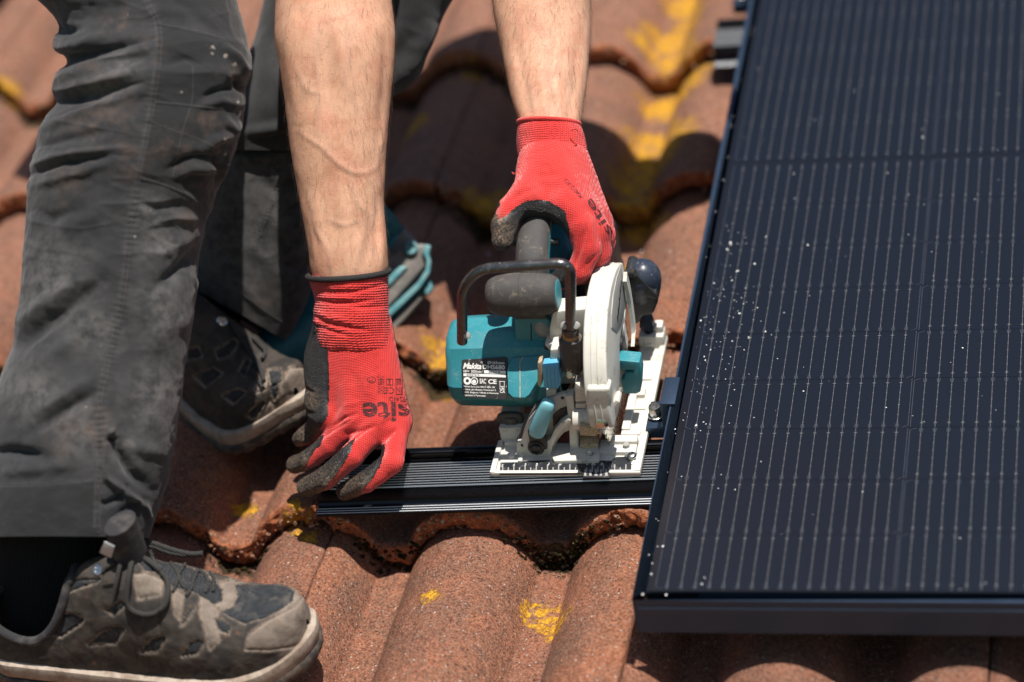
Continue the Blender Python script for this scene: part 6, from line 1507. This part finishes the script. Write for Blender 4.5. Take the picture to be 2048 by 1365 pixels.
laces1 = [([(270, 1100, 6), (262, 1130, 5), (256, 1170, 4), (254, 1200, 4), (262, 1218, 4), (285, 1229, 4), (310, 1226, 4), (330, 1210, 4), (336, 1185, 4), (334, 1160, 4), (318, 1140, 4), (296, 1122, 5), (272, 1106, 7)], 2.5, 1), ([(262, 1086, 9), (285, 1082, 11), (310, 1088, 12), (345, 1100, 12), (380, 1108, 12), (406, 1107, 12)], 2.5, 1), ([(268, 1090, 9), (300, 1092, 11), (340, 1106, 11), (372, 1111, 11)], 2.2, 2),
          ([(264, 1088, 8), (252, 1086, 9), (244, 1102, 8), (240, 1130, 6), (234, 1160, 5), (229, 1184, 4), (227, 1192, 4)], 2.2, 1), ([(252, 1084, 9), (262, 1080, 11), (272, 1092, 11), (266, 1104, 9)], 3.4, 1), ([(230, 1126, 3), (214, 1134, 2), (206, 1142, 1)], 2.0, 1), ([(300, 1100), (306, 1118), (312, 1134)], 1.7, 1.2), ([(340, 1124), (352, 1140), (362, 1165), (372, 1182)], 1.7, 1.2), ([(372, 1126), (358, 1148), (352, 1170), (346, 1184)], 1.7, 1.2), ([(396, 1138), (388, 1158), (382, 1178), (372, 1192)], 1.7, 1.2), ([(398, 1140), (412, 1152), (416, 1172), (410, 1186)], 1.7, 1.2), ([(420, 1145), (428, 1160), (426, 1184)], 1.7, 1.2)]
shoe1, bvh1 = make_shoe("dusty work shoe nearest the camera with its laces trailing", (-303, -14), -.03, 318, -80, bend1, polys1, tans1, 1, {'laces': laces1, 'folds': [([(470, 1225), (490, 1250), (480, 1290)], 6, -1.6), ([(380, 1280), (385, 1240), (392, 1215)], 7, 1.2), ([(560, 1230), (600, 1250), (620, 1270)], 10, -1.2)]})
sp = [("KARRIMOR", (12, 1261), (96, -29), (3, -17), .03)]
g = G("faded_print"); g.set(color=(0.21, 0.195, 0.18), rough=.8); lay_text("lettering", bvh1, sp, g.m, shoe1, None, .3)
g = G("green_print"); g.set(color=(0.02, 0.17, 0.05), rough=.7)
so_ = [o_ for o_ in bpy.data.objects if o_.parent == shoe1 and o_.name.startswith("outsole")][0]; mo_ = [o_ for o_ in bpy.data.objects if o_.parent == shoe1 and o_.name.startswith("midsole")][0]
def bvh_of(o_):
    b_ = base_of(o_); me = o_.data; return BVHTree.FromPolygons([tuple(np.array(v.co[:]) * 1000 + b_) for v in me.vertices], [tuple(p.vertices) for p in me.polygons])
try: lay_text("lettering", bvh_of(so_), [("DYNAGRIP", (-20, 1364), (78, -30), (4, -14), .02)], g.m, shoe1, None, .4)
except Exception: pass
b = MB()
for a, c in ((196, 1140),):
    d = ray(a, c); d = d / np.linalg.norm(d); h = bvh1.ray_cast(Vector(CAM_C), Vector(d))
    if h[0] is not None:
        ring = [(-.5, 4.6), (.6, 5.2), (1.2, 4.8), (1.3, 3.2), (.2, 2.8), (.1, .1)]; b.lathe(np.array(h[0]), np.array(h[1]), ring, 26)
if b.V: b.build("eyelet", M_STEEL, shoe1)
# tongue and pull tab
b = MB(); T0, T1 = uy(262, 1112, 0), uy(240, 1046, -6)
P = []
for t in np.linspace(0, 1, 10):
    c = T0 + (T1 - T0) * t; wv = 24 - 3 * t; row = [c + dv_ for dv_ in [np.array([15 * math.cos(a_), wv * math.sin(a_) * .8, 3 * math.cos(a_)]) for a_ in np.linspace(0, 2 * math.pi, 28, endpoint=False)]]; P.append(row)
b.loft(P); b.build("tongue", bpy.data.materials["collar_cloth"], shoe1, angle=70)
g = G("silver_tag"); g.set(color=(0.42, 0.43, 0.44), rough=.5, metal=.3, normal=g.bump(g.noise(3, 2), .6, .8)); b = MB(); Pq = np.array([uy(a, c, -30) for a, c in ((209, 1084), (229, 1094), (222, 1117), (199, 1106))]); b.prism(Pq, Pq + (0, 1.2, 0), .3); b.build("silver_tag", g.m, shoe1)
# sock
V, F, t, yy = rows_limb(np.array([(985, 5, 232, 2500), (1030, -2, 235, 2500), (1075, -8, 236, 2502), (1120, -14, 228, 2506), (1170, -22, 214, 2512), (1240, -26, 190, 2518), (1320, -20, 170, 2520)], float), 120, 3, .60); F, N = fix_out(V, F)
obj("sock", V + N * (1.2 * fbm(V, 40, 3, 4))[:, None], F, M_SOCK, PERSON)

polys2 = [[(432, 702), (470, 680), (476, 686), (460, 710), (437, 717)], [(387, 752), (427, 739), (443, 747), (422, 764), (410, 774)], [(445, 792), (474, 779), (487, 784), (465, 807)], [(492, 832), (524, 804), (529, 809), (512, 837), (502, 839)], [(370, 700), (395, 696), (402, 712), (372, 722)], [(478, 740), (494, 715), (500, 720), (486, 748)], [(536, 738), (560, 738), (562, 760), (545, 775), (538, 760)], [(540, 775), (552, 770), (556, 790), (548, 802)]]
tans2 = [[(560, 770), (580, 735), (612, 735), (640, 790), (600, 815), (560, 830)], [(508, 778), (522, 748), (534, 752), (532, 778), (512, 786)], [(520, 840), (540, 800), (560, 830), (540, 845)]]
bend2 = lambda u: 50 * np.clip((195 - np.asarray(u, float)) / 195, 0, 1) ** 1.15 + 48 * np.clip((np.asarray(u, float) - 225) / 85, 0, 1) ** 1.4
laces2 = [([(458, 640, 3), (470, 660, 4), (490, 690, 5), (508, 716, 6), (520, 736, 6), (528, 762, 4)], 2.2, 1), ([(470, 640, 3), (500, 670, 6), (526, 696, 7), (530, 706, 7), (524, 718, 6)], 2.0, 1), ([(505, 740, 3), (516, 760, 2), (526, 776, 2)], 2.0, 1)]
shoe2, bvh2 = make_shoe("dusty work shoe bent over the tile behind the glove", (-392, 300), -.62, 300, -92, bend2, polys2, tans2, 2, {'dep': 2790, 'laces': laces2, 'folds': [([(560, 760), (575, 790), (560, 830)], 7, -2.2), ([(545, 810), (560, 825), (555, 845)], 5, -1.5)]})
b = MB()
d = ray(444, 644); d = d / np.linalg.norm(d); h = bvh2.ray_cast(Vector(CAM_C), Vector(d))
if h[0] is not None: b.lathe(np.array(h[0]), np.array(h[1]), [(-1, 5), (1, 6.5), (2, 5.6), (2.4, 3), (2.5, .1)], 24); b.build("lace_hook", M_STEEL, shoe2)
V, F, t, yy = rows_limb(np.array([(520, 375, 500, 2830), (600, 365, 490, 2830), (660, 360, 478, 2832), (720, 350, 470, 2836)], float), 90, 4, .8); F, N = fix_out(V, F)
obj("sock", V, F, M_SOCK, PERSON)
b = MB()
for pts, r_ in (([(440, 622, 2782), (462, 648, 2770), (484, 682, 2758), (502, 710, 2750), (516, 740, 2746), (524, 764, 2748)], 2.6), ([(456, 632, 2780), (486, 656, 2764), (516, 680, 2754), (531, 696, 2750), (531, 710, 2750), (524, 722, 2752)], 2.2), ([(436, 632, 2784), (452, 664, 2772), (476, 700, 2760), (500, 738, 2752), (518, 772, 2748)], 2.2)): b.tube(smooth_path([ud(*p) for p in pts], 6), r_, 9)
tag(b.build("lace", M_LACE, shoe2, angle=80), kind='stuff')
b = MB(); b.tube([ud(506, 698, 2748), ud(513, 717, 2745), ud(523, 738, 2744)], 2.9, 12); b.build("lace_tip", M_STEEL, shoe2, angle=60)
# ================================================================== second tool lying on the tiles
def build_tool():
    root = thing("cordless_tool", (-400, 500, -80), "teal and grey cordless tool without battery lying behind the near glove", "power tool")
    D = 2840
    def slab(pts, d, t, bev=4, dirv=None):
        P = np.array([ud(a, c, d) for a, c in pts]); b.prism(P, P - (RB if dirv is None else dirv) * t, bev, 3)
    b = MB(); ax = [ud(a, c, d) for a, c, d in ((498, 708, 2812), (540, 708, 2812), (585, 694, 2812), (622, 664, 2818), (645, 620, 2826), (664, 580, 2834))]
    b.tube(smooth_path(ax, 6), np.r_[np.linspace(18, 32, 6), np.full(25, 33.0)][:len(smooth_path(ax, 6))], 24); b.build("body_shell", M_TEALD, root, angle=70)
    b = MB(); P = smooth_path([ud(a, c, d) for a, c, d in ((640, 655, 2810), (668, 560, 2835), (720, 480, 2850), (768, 430, 2860))], 6); b.tube(P, np.linspace(26, 31, len(P)), 24); b.build("handle", M_TEALD, root, angle=70)
    g = G("grey_overmould"); g.set(color=g.mix(g.mask(g.noise(14, 4), .4, .65), (0.14, 0.128, 0.118), (0.20, 0.18, 0.16)), rough=.6); MG = g.m
    g = G("pale_worn_teal"); g.set(color=g.mix(g.mask(g.noise(9, 4), .4, .65), (0.075, 0.235, 0.265), (0.15, 0.30, 0.32)), rough=.5); MT = g.m
    b = MB(); slab([(745, 452), (768, 430), (790, 440), (818, 464), (842, 492), (815, 516), (780, 545), (745, 540)], 2846, 48, 10); b.build("handle_cover", MG, root, angle=60)
    b = MB(); slab([(776, 516), (800, 496), (846, 487), (856, 496), (845, 514), (850, 534), (800, 590), (774, 618), (738, 646), (735, 560)], 2826, 22, 4); b.build("grey_shoe", MG, root, angle=60)
    b = MB(); slab([(738, 652), (775, 621), (806, 592), (836, 564), (851, 540), (853, 521), (845, 505), (850, 488), (862, 492), (858, 508), (862, 524), (860, 546), (842, 574), (812, 604), (780, 634), (742, 668)], 2822, 30, 1.4); b.build("edge_guard", MT, root, angle=60)
    ring = ud(822, 496, 2823); b = MB(); b.lathe(ring, RB, [(-3, 7.6), (1.4, 7.6), (2.4, 6.4), (2.2, 5.0), (0, 4.8), (-.5, .1)], 28); b.build("pivot_ring", MT, root, angle=60)
    b = MB(); slab([(770, 556), (800, 532), (816, 534), (790, 562), (768, 584)], 2822, 8, 2.5); b.build("recess_edge", MT, root, angle=60)
    b = MB(); slab([(738, 660), (776, 630), (806, 602), (838, 574), (854, 552), (864, 566), (854, 586), (826, 622), (792, 664), (766, 690), (735, 705)], 2836, 46, 6); b.build("terminal_block", M_TEALD, root, angle=60)
    b = MB(); slab([(776, 650), (820, 606), (838, 588), (844, 598), (806, 642), (780, 668)], 2831, 8, 2); b.build("terminal_slot", MG, root)
    b = MB(); slab([(846, 570), (860, 562), (868, 576), (858, 592), (846, 588)], 2832, 16, 4); b.build("latch_corner", MT, root)
    b = MB(); slab([(768, 462), (782, 452), (796, 470), (790, 488), (776, 500), (768, 500)], 2842, 6, 3); b.build("side_panel", M_TEAL, root)
build_tool()

# ================================================================== chips and swarf thrown out by the saw
def build_chips():
    r = np.random.default_rng(12); bm = bmesh.new(); bmesh.ops.create_icosphere(bm, subdivisions=1, radius=1); bm.verts.index_update()
    IV = np.array([v.co[:] for v in bm.verts]); IF = np.array([[v.index for v in f.verts] for f in bm.faces]); bm.free()
    V, F, n = [], [], 0
    def chip(p, s):
        nonlocal n
        q = IV * (1 + .4 * r.normal(size=(len(IV), 1))) * np.array([s * r.uniform(.6, 1.6), s * r.uniform(.6, 1.4), s * .5]); a = r.uniform(0, 6.28); c, s_ = math.cos(a), math.sin(a); q = q @ np.array([[c, -s_, 0], [s_, c, 0], [0, 0, 1]])
        V.append(q + p); F.append(IF + n); n += len(q)
    for i in range(210):
        x = 14 + abs(r.normal(0, 42)) if i < 150 else r.uniform(12, 330); y = r.normal(380, 95) if i < 150 else r.uniform(15, 900)
        if 8 < y < 1100: chip((x, y, -.9), r.choice([.28, .38, .5, .7, .95], p=[.3, .3, .2, .13, .07]))
    for x, y in ((8, 20), (13, 34), (12, 48), (11, 60), (14, 70), (19, 70), (30, 8), (9, 8), (60, 22), (62, 30)): chip((x, y, -.5 if x < 12 else -.9), r.uniform(.6, 1.0))
    for i in range(16): chip((r.uniform(6, 11), r.uniform(0, 1100), .35), r.uniform(.3, .6))
    for a, c, s in ((1134, 450, 1.0), (1345, 525, .9), (965, 455, 1.4), (1275, 450, 1.2), (1280, 440, .7), (1325, 420, .7), (1262, 470, .6), (503, 897, .9), (878, 610, .8), (1352, 745, .6), (1350, 770, .7)):
        p = uz(a, c, -100); p[2] = float(roof_z(p[0], p[1])) + .5; chip(p, s)
    for i in range(60):
        p = np.array([r.normal(-90, 130), r.normal(420, 120), 0]); p[2] = float(roof_z(p[0], p[1])) + .3; chip(p, r.uniform(.3, .7))
    g = G("bright_chip"); g.set(color=(0.72, 0.70, 0.68), rough=.38, metal=.15, spec=.6)
    tag(obj("chips", np.concatenate(V), np.concatenate(F), g.m, base=(60, 380, 0), smooth=False), "bright specks of cut aluminium scattered over the dark panel", "chips", kind='stuff')
build_chips()
